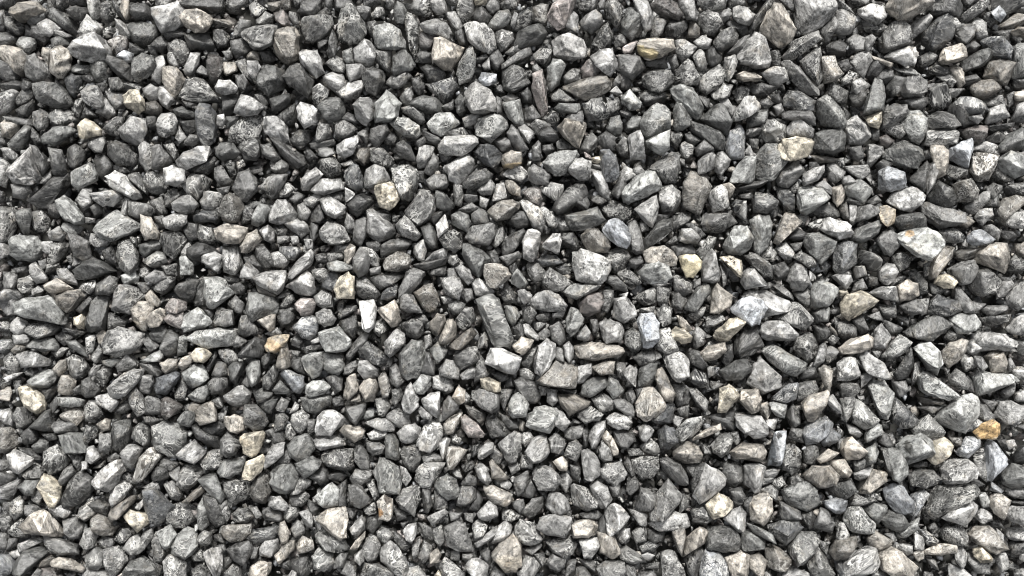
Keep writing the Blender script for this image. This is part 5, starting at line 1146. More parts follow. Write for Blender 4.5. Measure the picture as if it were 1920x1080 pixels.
n3 364 310 392 293 406 299 403 316 389 327 364 324
g5h 1039 203 1048 194 1086 194 1089 206 1073 214 1048 211
g5h 739 14 745 3 756 8 764 22 756 44 745 44 739 36
n5v 986 496 1009 493 1025 510 1020 524 1003 532 992 516
t6h 517 687 531 653 539 645 542 659 545 687 528 692
g6h 614 493 631 488 658 496 664 504 642 510 617 507
n6v 1887 617 1901 598 1928 584 1928 631 1898 626
n4 892 687 900 664 909 681 925 695 911 709 889 717
n4v 1159 1030 1175 1024 1198 1038 1209 1052 1186 1058 1164 1047
n5v 656 897 667 880 684 880 700 883 695 899 678 911 661 905
n7h 458 496 464 488 486 510 475 524 450 521
n4 1623 147 1628 117 1645 111 1662 122 1645 144 1634 150
n6v 156 42 164 28 175 42 192 50 186 64 167 61 156 69 147 61
n5v 1014 352 1034 341 1056 346 1056 357 1045 379 1031 366 1017 360
n4h 775 496 795 491 839 482 834 496 811 499 797 507 778 502
n4vh 1801 39 1820 17 1848 -8 1853 8 1831 28 1814 42
n4v 375 421 397 427 406 449 397 457 375 454 370 435
g6h 1623 811 1645 794 1653 797 1656 813 1626 830 1620 824
t8h 1826 1030 1842 1024 1862 1047 1856 1055 1839 1055 1826 1044
n8h 503 947 508 930 525 930 542 949 536 958 514 955
t4 998 14 1028 8 1025 47 1000 42
g6h 1623 841 1642 830 1648 847 1642 866 1626 874
n4v 8 673 22 659 39 678 42 692 28 703 11 692
b5v -8 1036 19 1041 28 1055 22 1074 6 1085 -8 1072
n6h 853 502 867 496 881 504 889 524 878 535 864 521
n4v 767 17 786 -8 806 -8 809 28 795 31 775 25
n7 -8 919 22 902 39 891 39 902 22 938 -8 930
n4 1256 460 1273 457 1295 457 1306 474 1284 482 1267 482
n3 639 603 667 589 672 617 661 634 645 623
n4v 1309 -8 1362 -8 1359 14 1342 22 1317 17 1309 8
t6v 114 778 133 764 150 764 158 781 144 798 122 787
n4v 300 516 328 521 325 538 306 552 289 543
n5v 722 156 739 139 761 136 772 144 761 156 747 167 734 164
n3v 961 56 970 33 989 19 1000 25 1000 39 986 53 970 58
g3v 1670 482 1687 471 1709 482 1703 499 1687 510 1676 496
n4v 167 258 189 250 200 267 194 286 178 286 167 275
n5 219 687 239 659 261 678 250 692 222 698
n5h 1303 278 1320 261 1334 272 1339 283 1328 289 1306 294
g5 261 460 294 449 311 454 297 468 272 482 264 474
n5v 964 897 992 880 992 902 981 924 970 930 964 913
n5 64 211 78 206 94 219 89 239 72 244 61 231
n5v 156 354 172 352 172 382 156 396 142 377
n3v 422 6 439 -8 464 -8 467 11 450 28 436 25 425 17
n3 1553 153 1567 167 1589 172 1587 194 1567 194 1553 178
g5 370 947 378 938 389 958 392 983 381 994 372 991 370 969
n5v 1031 614 1048 603 1059 620 1061 637 1050 648 1034 637
n4v 283 1013 292 997 300 1019 311 1036 306 1052 289 1052
n6v 942 327 959 313 978 313 992 327 978 341 956 335
n6v 292 111 306 106 311 119 303 142 300 158 283 150 286 131
n4v 1473 781 1484 756 1500 770 1500 795 1487 806
n4 1506 836 1534 836 1534 858 1523 872 1506 866
b4vh 1812 792 1831 784 1848 795 1842 806 1809 812
b8h 897 150 903 136 931 139 931 156 917 161 900 161
p5v 203 78 222 67 239 69 239 89 219 103 208 92
n6 3 562 25 559 36 567 33 589 14 592 3 576
n3h 39 816 56 799 72 813 67 830 47 833
t7h 1381 139 1395 133 1414 136 1431 147 1420 153 1395 153 1381 147
w8h 1167 698 1181 684 1195 692 1192 726 1178 717
t6 3 233 11 225 36 228 33 250 19 258 6 256
n5 -8 108 14 119 25 133 36 142 28 153 8 150 -8 142
n3 1048 438 1075 435 1086 460 1081 471 1056 460
n6v 1826 271 1848 266 1873 277 1870 293 1842 288 1826 282
t7h 483 601 503 592 517 589 517 614 506 623 495 614
n3 1303 874 1323 869 1317 902 1298 924 1295 902
n5v 1628 271 1637 271 1653 277 1656 288 1642 302 1634 313 1626 310 1626 288
n4v -8 61 17 61 33 69 33 81 22 89 6 94 -8 86
n5v 1814 1036 1831 1047 1853 1058 1853 1074 1831 1074 1814 1052
g5v 39 72 56 67 69 78 64 92 50 106 39 92 31 83
p4 786 61 811 67 820 67 811 92 797 97 786 89
n3 1448 499 1470 491 1481 504 1478 518 1456 527 1448 516
n2vh 1231 534 1259 542 1253 567 1236 570
n6v 1809 388 1831 377 1842 360 1853 360 1848 377 1831 404 1814 399
n4h 1175 897 1189 891 1198 902 1198 916 1181 930 1173 919
n4 1687 189 1709 183 1737 183 1739 192 1728 208 1706 203
n5 731 687 742 681 753 703 759 714 745 728 731 720
n4v 167 947 183 936 203 936 208 947 200 969 183 961
g5h 333 787 347 770 364 773 364 792 356 801 336 795
n7h 464 114 483 114 489 125 481 150 472 147 464 133
n7h 756 994 767 983 781 980 781 1002 772 1019 761 1013
n6vh 1195 799 1209 794 1223 802 1223 816 1211 830 1200 822
n6v 586 167 600 156 617 169 614 183 595 197 586 186
n4 942 122 970 100 992 86 998 103 967 119 942 131
b3v 1370 382 1381 374 1398 377 1400 393 1398 416 1384 407 1373 393
n3vh 517 778 531 773 542 784 531 806 514 809
n4 1289 653 1312 659 1328 687 1317 692 1295 681
n5 492 958 508 947 531 963 528 980 497 974
g5v 272 488 294 471 311 479 314 496 289 502 272 493
n4v 19 941 36 930 44 941 44 963 28 974 19 963
n6vh 897 841 911 830 925 830 925 847 906 861 895 861
n7h 970 236 984 233 1003 250 992 269 981 261 973 247
n4 661 645 678 626 692 623 689 637 670 659 656 676 647 670
n6v 508 474 531 471 542 491 531 502 506 499
n6 300 164 314 164 328 189 314 206 303 197 297 183
n3v 1778 307 1814 316 1812 332 1792 338 1776 327
n6v 1581 313 1626 310 1631 324 1614 338 1598 329
n7v 884 529 897 521 909 538 928 546 917 557 892 554
n6 650 122 678 119 686 131 675 147 656 153
n4v 1198 838 1214 819 1231 830 1239 847 1231 855 1209 847
n4v 489 271 508 268 528 299 514 304 492 291
n5v 1550 307 1562 304 1584 321 1578 332 1567 343 1553 335
n5v 1334 175 1356 156 1373 161 1367 181 1350 189 1337 186
n4 520 595 525 581 545 578 553 595 545 609 528 614
n5h 1061 219 1073 211 1092 208 1092 225 1075 236 1059 233
n3v 1592 936 1603 924 1631 930 1642 938 1614 949 1592 947
n4v 703 748 725 742 734 762 722 781 709 778
n3v 1031 175 1048 167 1059 172 1081 189 1075 194 1053 192 1034 189
n5v 1056 808 1075 799 1095 794 1092 819 1070 827 1059 819
n5 200 172 231 172 233 200 217 206 206 192
n4v 33 524 56 516 67 529 56 549 42 552 33 538
n3v 1612 31 1631 44 1653 44 1662 50 1656 61 1626 61 1612 47
n4v 1086 281 1098 256 1109 247 1120 258 1120 275 1103 286
n3v 1831 598 1864 592 1892 589 1887 603 1859 614
g5 1136 242 1145 222 1161 217 1167 231 1164 253 1153 256 1142 247
n5v 884 983 897 972 914 986 906 1008 889 1013
n3v 192 6 208 3 217 22 214 36 200 42 189 33
n6v 345 131 353 114 358 100 375 100 372 119 358 144 347 139
n4h 1064 377 1081 368 1100 368 1106 382 1100 396 1086 388
n6h 889 1019 917 997 931 986 934 999 911 1019 895 1027
n3v 1487 482 1500 471 1525 482 1531 499 1514 504
n4v 436 963 447 952 464 952 475 969 464 980 439 977
n3 1323 92 1339 86 1353 106 1348 122 1334 125 1325 111
n5v 753 203 775 197 795 214 797 228 789 233 772 219 756 211
n5v 1834 759 1848 759 1864 781 1851 798 1831 781
n3v 22 986 39 972 56 1008 33 1008 17 999
n5v 884 402 900 391 914 399 920 416 900 424 886 418
n4 611 709 625 701 642 709 642 731 628 739 617 726
g5h 1525 587 1550 573 1556 578 1553 603 1534 603
b2vh 1720 991 1737 994 1759 1013 1753 1024 1737 1022
p5v 978 360 998 349 1014 357 1017 374 1009 385 995 377
g6h 1442 756 1450 753 1475 759 1470 784 1453 778
w8h 486 432 503 421 514 432 514 452 508 457 495 449
n5v 1587 75 1603 64 1620 72 1623 94 1603 94 1587 83
n2 1609 167 1626 172 1617 200 1598 200 1592 178
g3 370 526 383 523 383 564 389 576 364 573 370 548
n5v 1289 726 1306 728 1328 753 1323 773 1306 759
n4v 998 103 1011 92 1036 94 1031 114 1020 125 1006 114
g4 506 186 525 183 542 175 545 192 525 208 511 208
n3h 283 891 294 874 314 880 317 897 289 902
n6v 22 606 33 595 50 603 56 609 50 626 33 628 22 620
n3v 42 886 67 869 83 880 78 897 50 897 42 891
n6vh 1792 1030 1806 1024 1814 1038 1809 1058 1803 1066 1792 1052
n6h 1559 518 1578 513 1595 516 1598 527 1587 543 1573 529
n5 1537 56 1562 31 1567 44 1556 78 1548 78
n6 72 47 86 36 100 42 114 53 103 56 92 69 78 67
n4 578 894 600 874 614 880 617 902 603 908
n3v 1156 510 1181 507 1200 524 1203 532 1181 535 1164 524
t8h 1620 219 1639 217 1653 208 1653 228 1648 242 1631 236
n6h 272 521 289 507 306 510 311 521 289 532 275 529
n3vh 370 1008 381 994 397 999 397 1019 386 1024 372 1019
n5v 706 997 720 986 739 994 739 1008 722 1022 709 1008
n4v 203 231 217 219 233 219 222 239 222 256 206 253 194 242
n4 128 19 144 11 161 14 169 25 161 36 144 39 133 31
n6h 1525 687 1537 648 1548 642 1550 651 1545 678 1534 687
g7 336 482 347 479 364 496 361 516 339 516
n4 789 911 806 911 811 947 803 961 795 955
t3 1859 327 1867 304 1881 321 1901 335 1887 343 1864 338
n3v 11 31 25 33 33 44 47 44 44 58 33 67 19 58 11 50
w7h 806 3 831 -8 839 22 820 28 811 19
n4v 1259 548 1275 542 1289 562 1278 581 1261 573
n5v 1136 518 1156 518 1175 535 1178 549 1153 543 1136 529
n6 261 720 267 703 286 703 289 717 281 739 261 731
n5v 611 119 628 103 650 119 645 136 625 133
n3 1859 -8 1928 -8 1928 11 1889 11 1881 17 1859 11
b4v 1006 488 1023 477 1042 479 1056 493 1039 499 1014 499
n5v 97 792 117 787 147 806 144 812 111 812
n3v 400 58 417 56 431 69 425 86 408 89 400 75
n4 1487 548 1514 542 1523 553 1520 576 1498 567
b4 608 516 631 510 633 532 620 546 603 538
t6h 300 681 314 673 333 673 331 687 311 701 303 692
g4 281 626 294 609 311 612 311 631 300 645 286 637
t7h 645 471 656 457 667 463 664 482 653 496 645 493
n5 1584 1019 1592 1002 1612 1002 1612 1013 1587 1041 1576 1036
n5v 1220 58 1228 31 1245 36 1248 44 1239 67 1220 69
n6v 164 -8 183 -8 189 14 189 33 175 39 167 22
n4 192 471 211 460 228 488 219 499 200 488
n3v 181 698 194 687 211 692 206 709 194 728 183 714
n5v 150 952 172 930 167 947 181 963 161 977 147 969
t7h 1298 824 1323 805 1350 794 1353 805 1323 819 1300 827
n7v -8 553 11 542 28 542 42 556 36 564 17 564 -8 564
n3 1523 609 1545 609 1559 623 1548 637 1534 642
n4v 1145 363 1156 341 1170 329 1175 343 1170 363 1159 374
n3 1889 493 1903 477 1928 493 1914 510 1887 510
n4v 308 908 328 899 342 927 336 938 322 936
w5v 1056 144 1073 128 1086 131 1089 150 1073 158 1059 158
n4v 442 50 450 36 470 39 472 47 453 67 436 75 439 61
t4v 870 759 889 764 909 773 911 787 900 795 884 784
n6 1462 1072 1489 1061 1517 1074 1517 1088 1462 1088
n6v 1823 44 1831 33 1848 44 1851 67 1834 72 1826 61
n3 203 589 211 587 236 603 233 614 203 617
g4v 1306 471 1317 463 1328 443 1342 446 1337 466 1317 488
n4v 264 681 294 678 306 698 297 706 272 698
n4 889 22 903 11 922 31 917 42 900 44 889 36
t7vh 525 980 533 977 542 997 539 1016 528 1019 522 1002
n3v 542 930 570 919 581 930 570 947 547 947
n2 1362 36 1384 42 1400 50 1406 64 1395 69 1375 56 1362 47
g4 486 759 508 745 525 742 517 764 508 778 495 770
n3v 1881 354 1903 343 1928 346 1928 366 1889 368
n4v 1131 545 1150 545 1150 567 1139 587 1128 578
n4v 978 676 986 659 1006 651 1003 673 995 692 978 687
n6v 1889 991 1909 986 1928 991 1928 1013 1903 1013 1889 1008
n7h 795 491 811 474 834 463 839 482 817 488
t4 1787 471 1820 471 1842 463 1828 482 1803 491 1789 482
n4v 242 327 261 324 278 354 275 366 258 352 242 335
n5 811 285 822 296 822 316 809 329 795 324 800 310
n6v 1011 391 1023 388 1042 407 1050 416 1042 427 1028 424
t7 1559 352 1578 346 1584 363 1581 377 1570 388 1562 377
n4 1259 413 1278 399 1295 399 1295 410 1278 424 1262 432
n3v 1653 244 1687 228 1698 250 1687 261 1667 250
n4 631 913 650 899 650 947 636 949
n4 1214 991 1248 994 1242 1016 1225 1019 1214 1008
n3h 1898 858 1914 836 1928 830 1928 869 1903 872
t7h 1531 861 1553 841 1573 849 1556 863 1539 869
n2v 1737 128 1756 117 1778 128 1781 139 1764 142 1745 139
n5 403 316 417 310 422 329 433 338 431 346 414 349 403 335
n5 -8 296 14 302 19 310 14 321 11 352 -8 346
n3v 1892 1016 1928 1013 1928 1038 1898 1047
n5 592 264 597 231 617 233 620 256 606 264
t4 272 194 292 189 303 203 300 219 283 217 269 208
p5 514 25 533 17 545 39 542 53 528 50 517 39
n4 31 186 42 169 61 164 64 178 47 197 33 197
n6h 1056 648 1067 639 1075 651 1075 670 1067 681 1059 670
n4v 1367 919 1389 913 1398 930 1389 947 1375 947
n3v 1153 278 1170 256 1181 267 1178 294 1164 294
n4 1209 114 1231 111 1248 106 1253 128 1231 131 1211 122
g6 959 521 970 504 981 516 989 532 981 543 959 532
n5v 686 827 711 830 722 836 720 849 700 855 689 844
n3v 1356 648 1373 645 1375 670 1362 689 1353 678
n5v 1298 626 1306 612 1323 626 1320 645 1306 653 1300 648
n4v 533 952 547 944 561 952 558 969 542 980 533 969
n7 269 167 283 158 300 164 297 183 283 192 272 181
n3 453 388 470 382 478 396 470 416 453 421
n6v 1453 466 1473 454 1489 474 1487 482 1473 488 1462 479
n5v 408 656 425 651 442 664 445 678 425 681 414 670
n5 1839 581 1853 573 1887 573 1889 581 1859 595
g3 1698 504 1720 510 1737 529 1739 549 1726 554 1720 527
t6v 1778 128 1792 122 1806 133 1809 156 1798 167 1789 144
n4v 1184 997 1203 983 1211 991 1211 1013 1192 1019
n5 8 510 33 513 33 529 25 541 8 541
n6v 1598 153 1614 147 1631 161 1612 181 1598 169
n6v 172 438 189 441 206 452 200 463 181 466 169 454
g5v 839 570 856 562 872 570 867 589 853 592 842 581
t6h 100 692 111 676 125 673 125 692 111 706 103 701
n6h 1550 748 1562 739 1575 759 1578 776 1564 770 1548 753
n4 814 913 828 930 839 941 839 955 814 955
g4 325 206 342 200 364 208 367 222 350 225 331 217
n5v 992 236 1003 222 1023 228 1034 236 1014 247 1006 253
n5 1598 598 1617 587 1631 620 1614 626
n6v 1828 407 1837 393 1859 391 1862 404 1842 424
n4 581 410 597 379 611 410 600 421 583 416
n6 1898 219 1906 197 1928 189 1928 231 1898 228
g6h 264 676 283 664 306 653 306 670 294 678 269 678
n5v 1298 106 1312 92 1325 117 1325 131 1312 133
n4v 1373 172 1389 161 1406 164 1403 181 1384 194
n6h 1025 728 1042 731 1048 751 1036 762 1025 753
n6v 1801 676 1809 662 1828 673 1831 687 1809 698
n4v 784 1044 795 1013 811 1024 811 1036 795 1055
t6 522 1036 536 1016 553 1013 553 1030 536 1047 525 1047
n5 111 902 122 877 133 872 142 886 128 908 117 911
n4 353 418 370 421 372 449 356 452 345 432
n3 328 739 342 709 356 720 347 748 336 751
n4 1648 570 1678 573 1678 595 1662 598 1651 587
n7h 970 545 984 542 998 553 995 564 984 573 975 564
g4 475 731 492 728 511 737 508 748 483 756 478 742
n6v 1123 841 1128 827 1145 847 1150 863 1131 866 1123 858
n7v 1781 1058 1803 1063 1831 1088 1781 1088
n5v 984 203 998 197 1014 219 1003 228 984 228
n6v 778 460 795 449 800 471 795 488 784 488 775 474
n4v 1848 354 1862 343 1878 349 1876 360 1864 377 1851 371
n6v 1864 1041 1887 1036 1892 1063 1876 1074
n3 292 75 306 67 317 81 308 100 292 92 278 89
n4 917 106 934 94 945 114 934 133 920 125
n4 281 377 303 368 314 399 297 404 289 391
n3 1375 352 1409 341 1442 338 1423 352 1384 360
g4 1598 863 1626 847 1626 874 1603 886
g5h 511 731 525 712 545 734 536 739 517 739
n5v 1323 595 1348 587 1362 598 1339 612 1323 614
n4 792 242 809 250 825 256 831 264 822 275 803 267 792 256
n4v 1275 274 1284 266 1300 274 1300 291 1287 302 1275 291
n6h 800 969 834 958 842 961 828 974 811 986
n7v 1870 560 1876 529 1895 524 1901 538 1887 554
g5v 947 573 967 576 975 592 961 612 950 595
g5h 125 639 142 637 158 653 167 673 153 662 131 651
n4v 397 703 408 678 425 681 428 703 414 709
n5v 570 374 597 360 608 371 586 391 572 385
p4 78 1063 106 1063 128 1088 78 1088
n6v 108 504 125 504 142 521 144 535 131 532 114 524
n4v 850 346 867 349 870 368 864 388 853 385 850 366
b3v 161 797 183 797 181 819 161 833 158 808
n7v 161 836 175 836 189 858 172 869 161 863
n5v 895 357 920 335 931 349 922 366 903 366
n3v 939 542 953 534 967 553 964 567 945 567
n7v 92 952 108 949 117 944 133 961 119 972 100 966
n3v 686 966 706 969 711 986 700 1002 686 991
n5v 197 183 214 200 217 214 200 222 181 211 194 206
n6v 656 991 678 966 684 974 684 991 672 1005 661 1002
n6v 1567 1008 1573 980 1584 980 1592 1002 1584 1019
n5v 481 36 497 22 514 28 511 44 492 50 481 44
n5 1036 410 1059 404 1070 432 1053 435 1042 427
n4 456 479 475 477 486 493 489 510 475 507 461 493
n7 1814 639 1828 634 1842 653 1828 667 1812 659
n4v 408 941 425 936 433 963 425 980 414 963
n3v 1086 6 1123 -8 1117 19 1098 25 1086 19
n3 442 117 461 111 475 156 467 150 453 139
n4v 583 507 608 502 620 516 603 532 592 524
n5v 1673 714 1698 714 1703 731 1687 745 1676 731
n4 978 576 995 573 1006 587 995 606 981 601
g5 61 836 78 819 92 827 89 847 72 849 64 844
t6h 333 687 339 673 358 664 364 676 353 687 342 695
t7h 1036 866 1053 855 1064 866 1064 883 1050 883
n6v 1842 427 1859 421 1876 435 1870 452 1848 443
n4v 300 861 317 855 336 869 319 883 300 874
n4v 308 366 328 354 339 366 325 385 311 388
n4 508 310 528 299 542 307 539 321 520 327 508 318
g6 1681 997 1709 986 1723 969 1720 991 1698 1008 1681 1008
n6h 1081 631 1098 609 1109 623 1103 639 1084 637
n4v 1017 222 1034 208 1048 211 1048 228 1039 239 1025 233
n4v 928 429 942 424 947 438 942 452 928 466 922 457
n4v 1136 183 1161 186 1164 203 1145 217 1139 203
n4 784 980 806 986 817 997 811 1013 795 1008
n3 -8 161 22 153 42 150 44 161 36 172 14 169
n5 925 264 942 256 956 261 959 278 942 286
n4 8 219 33 222 58 222 61 236 39 233 11 233
n4 106 628 119 620 139 626 144 631 122 648 111 639
n3 1500 961 1523 955 1528 974 1517 991 1503 974
n3v 942 952 964 958 981 969 959 977 942 974
n5v 158 1066 183 1069 206 1069 211 1088 156 1088
n4v 61 924 78 899 83 930 75 947 61 936
n4 614 100 625 56 633 78 628 108 617 111
n4v 1645 144 1659 128 1673 133 1676 144 1662 158 1648 156
n4 1484 802 1506 805 1506 830 1478 824
n7v 1826 969 1842 952 1859 963 1859 974 1842 983
p3 1153 131 1170 136 1184 147 1181 167 1164 167 1161 144
n3v 183 1013 200 1002 217 1008 211 1030 189 1024
n4v 939 776 956 784 975 792 972 803 953 806 942 792
n4v 831 250 845 239 867 239 878 253 861 256 834 256
n7v 834 25 853 22 867 47 861 56 847 50
g7 228 516 253 507 261 518 256 532 233 532
n4v 1839 189 1864 178 1881 189 1887 200 1870 194 1853 203
n4 1589 277 1614 274 1620 293 1609 304 1595 293
n5 628 1047 639 1033 653 1036 645 1063 625 1066
t7v 847 745 859 723 872 731 872 753 861 759
n3v 214 1011 228 991 244 991 250 1002 228 1019
n5 1378 83 1395 69 1406 67 1395 89 1378 103 1362 100
n6v 1178 955 1198 958 1214 966 1211 986 1198 983
n6v 36 1019 56 1011 78 1008 78 1016 39 1036
n4 -8 883 25 886 31 897 11 908 -8 911
t7h 1267 587 1287 601 1300 620 1289 623 1273 609
n6 92 435 111 424 122 441 114 454 94 449
n5v 761 1066 784 1061 806 1088 761 1088
n6v 1378 776 1395 773 1406 789 1400 806 1384 798
n6v 689 813 706 802 725 808 725 819 711 824 695 824
t7h 806 1038 820 1027 828 1041 822 1055 806 1058
n3v 703 399 717 393 734 402 734 416 714 418 703 410
t5 667 279 695 277 695 288 684 310 670 293
n2v 1726 106 1742 97 1756 106 1751 117 1731 128 1726 119
n5v 428 570 442 553 458 570 453 589 439 581
n3 1503 692 1528 687 1531 709 1500 712
n5v 1881 922 1903 913 1928 916 1928 936 1898 933
n6v 1161 324 1175 313 1192 321 1192 329 1173 341 1161 338
t6 342 941 364 919 381 908 386 919 370 933 353 944
n4v 739 994 756 1008 772 1024 756 1033 739 1013
t7v 948 338 961 338 975 352 975 368 961 366 950 354
b4v -8 637 19 637 28 653 11 664 -8 659
n6 1348 189 1362 181 1381 206 1373 222 1362 206
n4v 420 1072 436 1058 453 1063 453 1088 420 1088
n4v 545 676 564 670 575 703 558 698 545 687
n3 31 206 53 197 64 189 64 208 50 219 33 217
n5 867 222 886 214 906 217 892 233 872 239
w7 931 346 945 343 950 371 936 377 922 377 931 363
n4v 811 991 828 986 834 1013 825 1024 814 1013
n5v 1048 891 1064 886 1073 902 1061 924 1050 908
b7h 1859 22 1873 11 1887 28 1876 42 1864 33
n3 895 919 906 936 897 958 878 955
n4v 361 1069 375 1055 392 1069 397 1088 364 1088
g5v 336 631 350 626 350 664 333 667
n3v 1256 250 1273 244 1281 253 1270 281 1259 272
b3v 1198 1024 1220 1013 1236 1022 1225 1036 1203 1036
g3v 703 601 722 603 728 617 711 631 700 620
n2 486 97 508 94 520 111 506 119 492 117
n3 339 228 364 225 370 244 356 253 345 244
n5v 639 1074 650 1052 670 1058 667 1088
n2 581 269 625 261 628 272 600 281 583 278
n5v 792 855 811 847 834 858 831 866 811 863 795 869
n5 978 930 995 897 1006 919 998 936
n3v 467 11 481 3 500 17 486 31 472 28
t5 1517 291 1550 293 1573 299 1562 304 1528 307
g5 1173 233 1186 217 1203 219 1198 239 1181 244 1175 242
n6 561 961 578 955 586 969 586 991 575 988
t7h 181 795 197 784 208 787 206 806 194 809
g4 1742 532 1756 527 1778 541 1764 552 1748 549
n4 206 147 222 144 233 158 231 169 208 169
n4v -8 966 22 966 22 991 6 997
n6v 1300 78 1317 67 1334 75 1328 92 1312 92
n5v 558 385 570 379 583 399 575 413 561 410
n5v 545 991 558 974 572 991 570 1002 553 1008
n5v 545 927 564 894 583 902 581 911 558 922
n3v 431 537 453 528 464 537 458 551 439 553
g4 853 189 864 175 870 194 875 208 864 219 856 208
n4v 1423 919 1445 908 1459 919 1456 941 1445 930
n4v 1086 963 1114 955 1131 963 1120 974 1092 972
n4v 1578 150 1592 133 1609 142 1601 158 1578 161
n4 267 639 278 631 300 648 294 656 281 662
n4 772 147 786 144 797 164 786 181 775 167
n3 1848 236 1876 233 1898 231 1895 239 1862 250 1851 244
n4v 734 731 750 726 756 742 742 762 734 753
n6v 861 703 884 684 895 695 889 709 867 712
n5v 1670 1024 1692 1019 1712 1022 1709 1036 1698 1041
n6v 217 36 233 44 247 61 242 72 228 67 219 50
n5 936 482 953 479 972 471 978 482 953 499
n2 306 64 342 50 347 61 333 72 314 72
n4 36 838 61 841 78 861 61 863 44 852
n4v 678 463 695 466 711 491 711 502 695 496 689 477
n6h 1826 667 1842 670 1851 687 1842 698 1831 687
n4 781 103 795 94 809 100 809 119 789 119
n5v 750 183 764 167 772 164 775 178 764 200 756 197
t6 228 6 242 -8 244 17 244 33 236 39 225 19
n3 89 385 106 379 117 404 106 410 92 402
n3 961 614 975 606 986 617 984 637 967 634
n4v 142 189 156 183 161 197 147 219 136 208
n3v 294 -8 328 -8 325 11 306 19 292 14
n7v -8 776 17 764 25 781 22 798 6 792
t6 272 556 283 542 300 564 297 576 278 570
n4v 925 836 947 852 934 872 920 858
n5 998 275 1009 264 1014 269 1014 300 998 300
n3v 1425 479 1445 460 1456 474 1450 491 1437 488
n4 1148 67 1170 64 1175 81 1156 94
n5v 1339 25 1367 17 1373 28 1356 44 1342 33
n3 303 499 331 493 333 516 314 518
g3v 422 299 442 302 442 327 433 332 420 310
n2 1837 28 1859 22 1867 39 1859 53 1842 39
n4v 684 902 700 899 711 930 703 938 695 924
n3 628 457 656 457 650 477 628 479
t5v 1292 47 1300 39 1312 53 1312 67 1300 72 1289 67
n5v 47 947 67 947 83 955 56 969 47 963
n3 1475 446 1495 427 1512 438 1506 449 1489 452
t6 420 117 442 117 445 133 425 142 420 139
n4 864 908 878 888 897 897 892 911 872 913
g5 133 128 144 122 169 122 172 133 158 139 136 136
n4 628 -8 653 -8 664 8 642 19 628 17
n4 61 50 72 44 81 67 94 72 83 81 67 72
n3 1903 637 1928 631 1928 670 1906 664
n5 939 731 961 731 953 748 945 770 936 748
n4v 520 858 536 841 547 858 542 869 520 869
n3 1876 432 1898 432 1909 443 1887 454 1876 446
n5v 1548 653 1562 648 1573 659 1562 676 1550 681
g5 642 97 661 89 664 117 650 119 642 111
n2v 717 258 734 247 747 256 739 272 722 272
n4v 634 587 650 573 667 573 670 581 650 592 636 598
n4 269 781 286 776 308 787 286 798 272 792
n3v 939 6 967 -8 972 11 959 22 939 17
n4 78 731 97 723 111 726 97 745 86 751
n4v 1848 261 1870 247 1884 256 1876 269 1856 269
n4 853 61 864 53 878 75 875 86 861 83 856 72
n4 583 416 597 421 597 443 586 457 581 441
n6v 981 609 992 609 1009 628 1009 639 998 637 984 626
n3 1067 869 1089 874 1086 902 1073 897
n5 442 142 456 139 464 153 458 169 445 167
n2 208 -8 219 3 242 39 236 44 217 22
g4 53 33 75 28 86 22 89 33 72 42 61 50 53 44
n6v 1592 382 1606 385 1606 416 1598 424 1592 413
n4v 1653 598 1664 603 1692 614 1687 623 1670 628
g3 975 175 989 161 998 178 998 194 981 192
g4 97 75 106 69 119 72 131 83 114 89 97 92
n4v 1873 734 1903 717 1901 737 1884 751
n4 1178 488 1200 479 1209 491 1192 507 1181 499
n4v 525 360 539 341 553 354 542 368 525 371
n3v 1598 499 1620 499 1626 516 1603 524
n7v 822 830 836 819 845 824 836 852 831 863 828 847
n6v 1156 1008 1164 991 1181 991 1181 1008 1167 1019
n7v 25 628 42 626 58 634 50 645 28 645
n4 489 670 503 662 517 670 500 692 492 687
g4 1584 382 1589 366 1609 371 1623 377 1617 388 1598 382
t6 1425 759 1439 753 1448 770 1439 787 1425 776
n4 1648 813 1664 813 1676 836 1664 838 1648 830
n3 275 219 294 217 297 233 289 244 275 239
t8 139 595 153 589 161 598 158 617 147 617 139 609
n3 686 454 711 449 714 468 703 477 689 463
n5 839 504 850 502 867 521 856 529 839 521
n4v 1289 592 1312 576 1323 576 1317 592 1303 603
n3 1120 969 1134 963 1142 1002 1131 1002
n4 614 474 642 471 645 485 617 493
n4 217 764 239 748 247 764 233 776 219 773
n4 917 471 928 468 939 488 934 499 917 493
n3v 358 1041 381 1024 386 1052 364 1052
g5 119 418 144 424 156 427 147 438 131 438 117 427
n5 667 14 681 11 695 14 695 28 684 39 675 28
n7 1620 72 1634 64 1642 72 1631 97 1623 97
n5v 978 811 992 808 1000 819 986 841 978 830
n4v 1709 709 1714 681 1723 678 1726 698 1720 714 1709 723
b7v 219 106 233 94 250 100 247 117 231 117
n5v 911 8 922 -8 936 3 936 19 925 25 911 17
n5v 861 393 884 379 897 388 892 399 872 402
n5v 586 969 603 969 614 999 597 997
n3 1784 614 1803 631 1787 642 1770 634
n4v 1756 142 1781 139 1792 153 1784 167 1770 153
n6v 1714 997 1731 1008 1731 1030 1714 1030
n3v 614 891 631 883 653 891 642 902 620 899
n7h 784 770 789 762 811 781 809 789 792 784
n4v 978 852 998 863 1000 880 975 877
t7h 1895 58 1909 50 1928 50 1928 72 1903 67
n6v 1895 692 1909 687 1928 692 1928 714 1903 709
n4 800 507 822 499 836 499 834 516 806 516
n5v 973 692 986 689 1003 703 998 714 975 706
g3 1848 371 1870 366 1873 388 1848 388
n3 578 936 603 952 592 966 578 963
n3v 1156 678 1173 681 1170 703 1175 717 1159 709
n4 1806 144 1828 139 1837 150 1820 161 1809 161
n3v 261 504 278 499 289 513 275 524 261 518
n2 1570 117 1589 111 1598 128 1584 136 1570 128
n6v 1603 886 1631 874 1637 880 1612 902 1603 897
n4v 1450 537 1462 531 1484 551 1487 564 1467 553
n6v 161 634 175 628 178 642 175 659 164 667
n3v 306 271 325 268 333 282 328 302 319 291
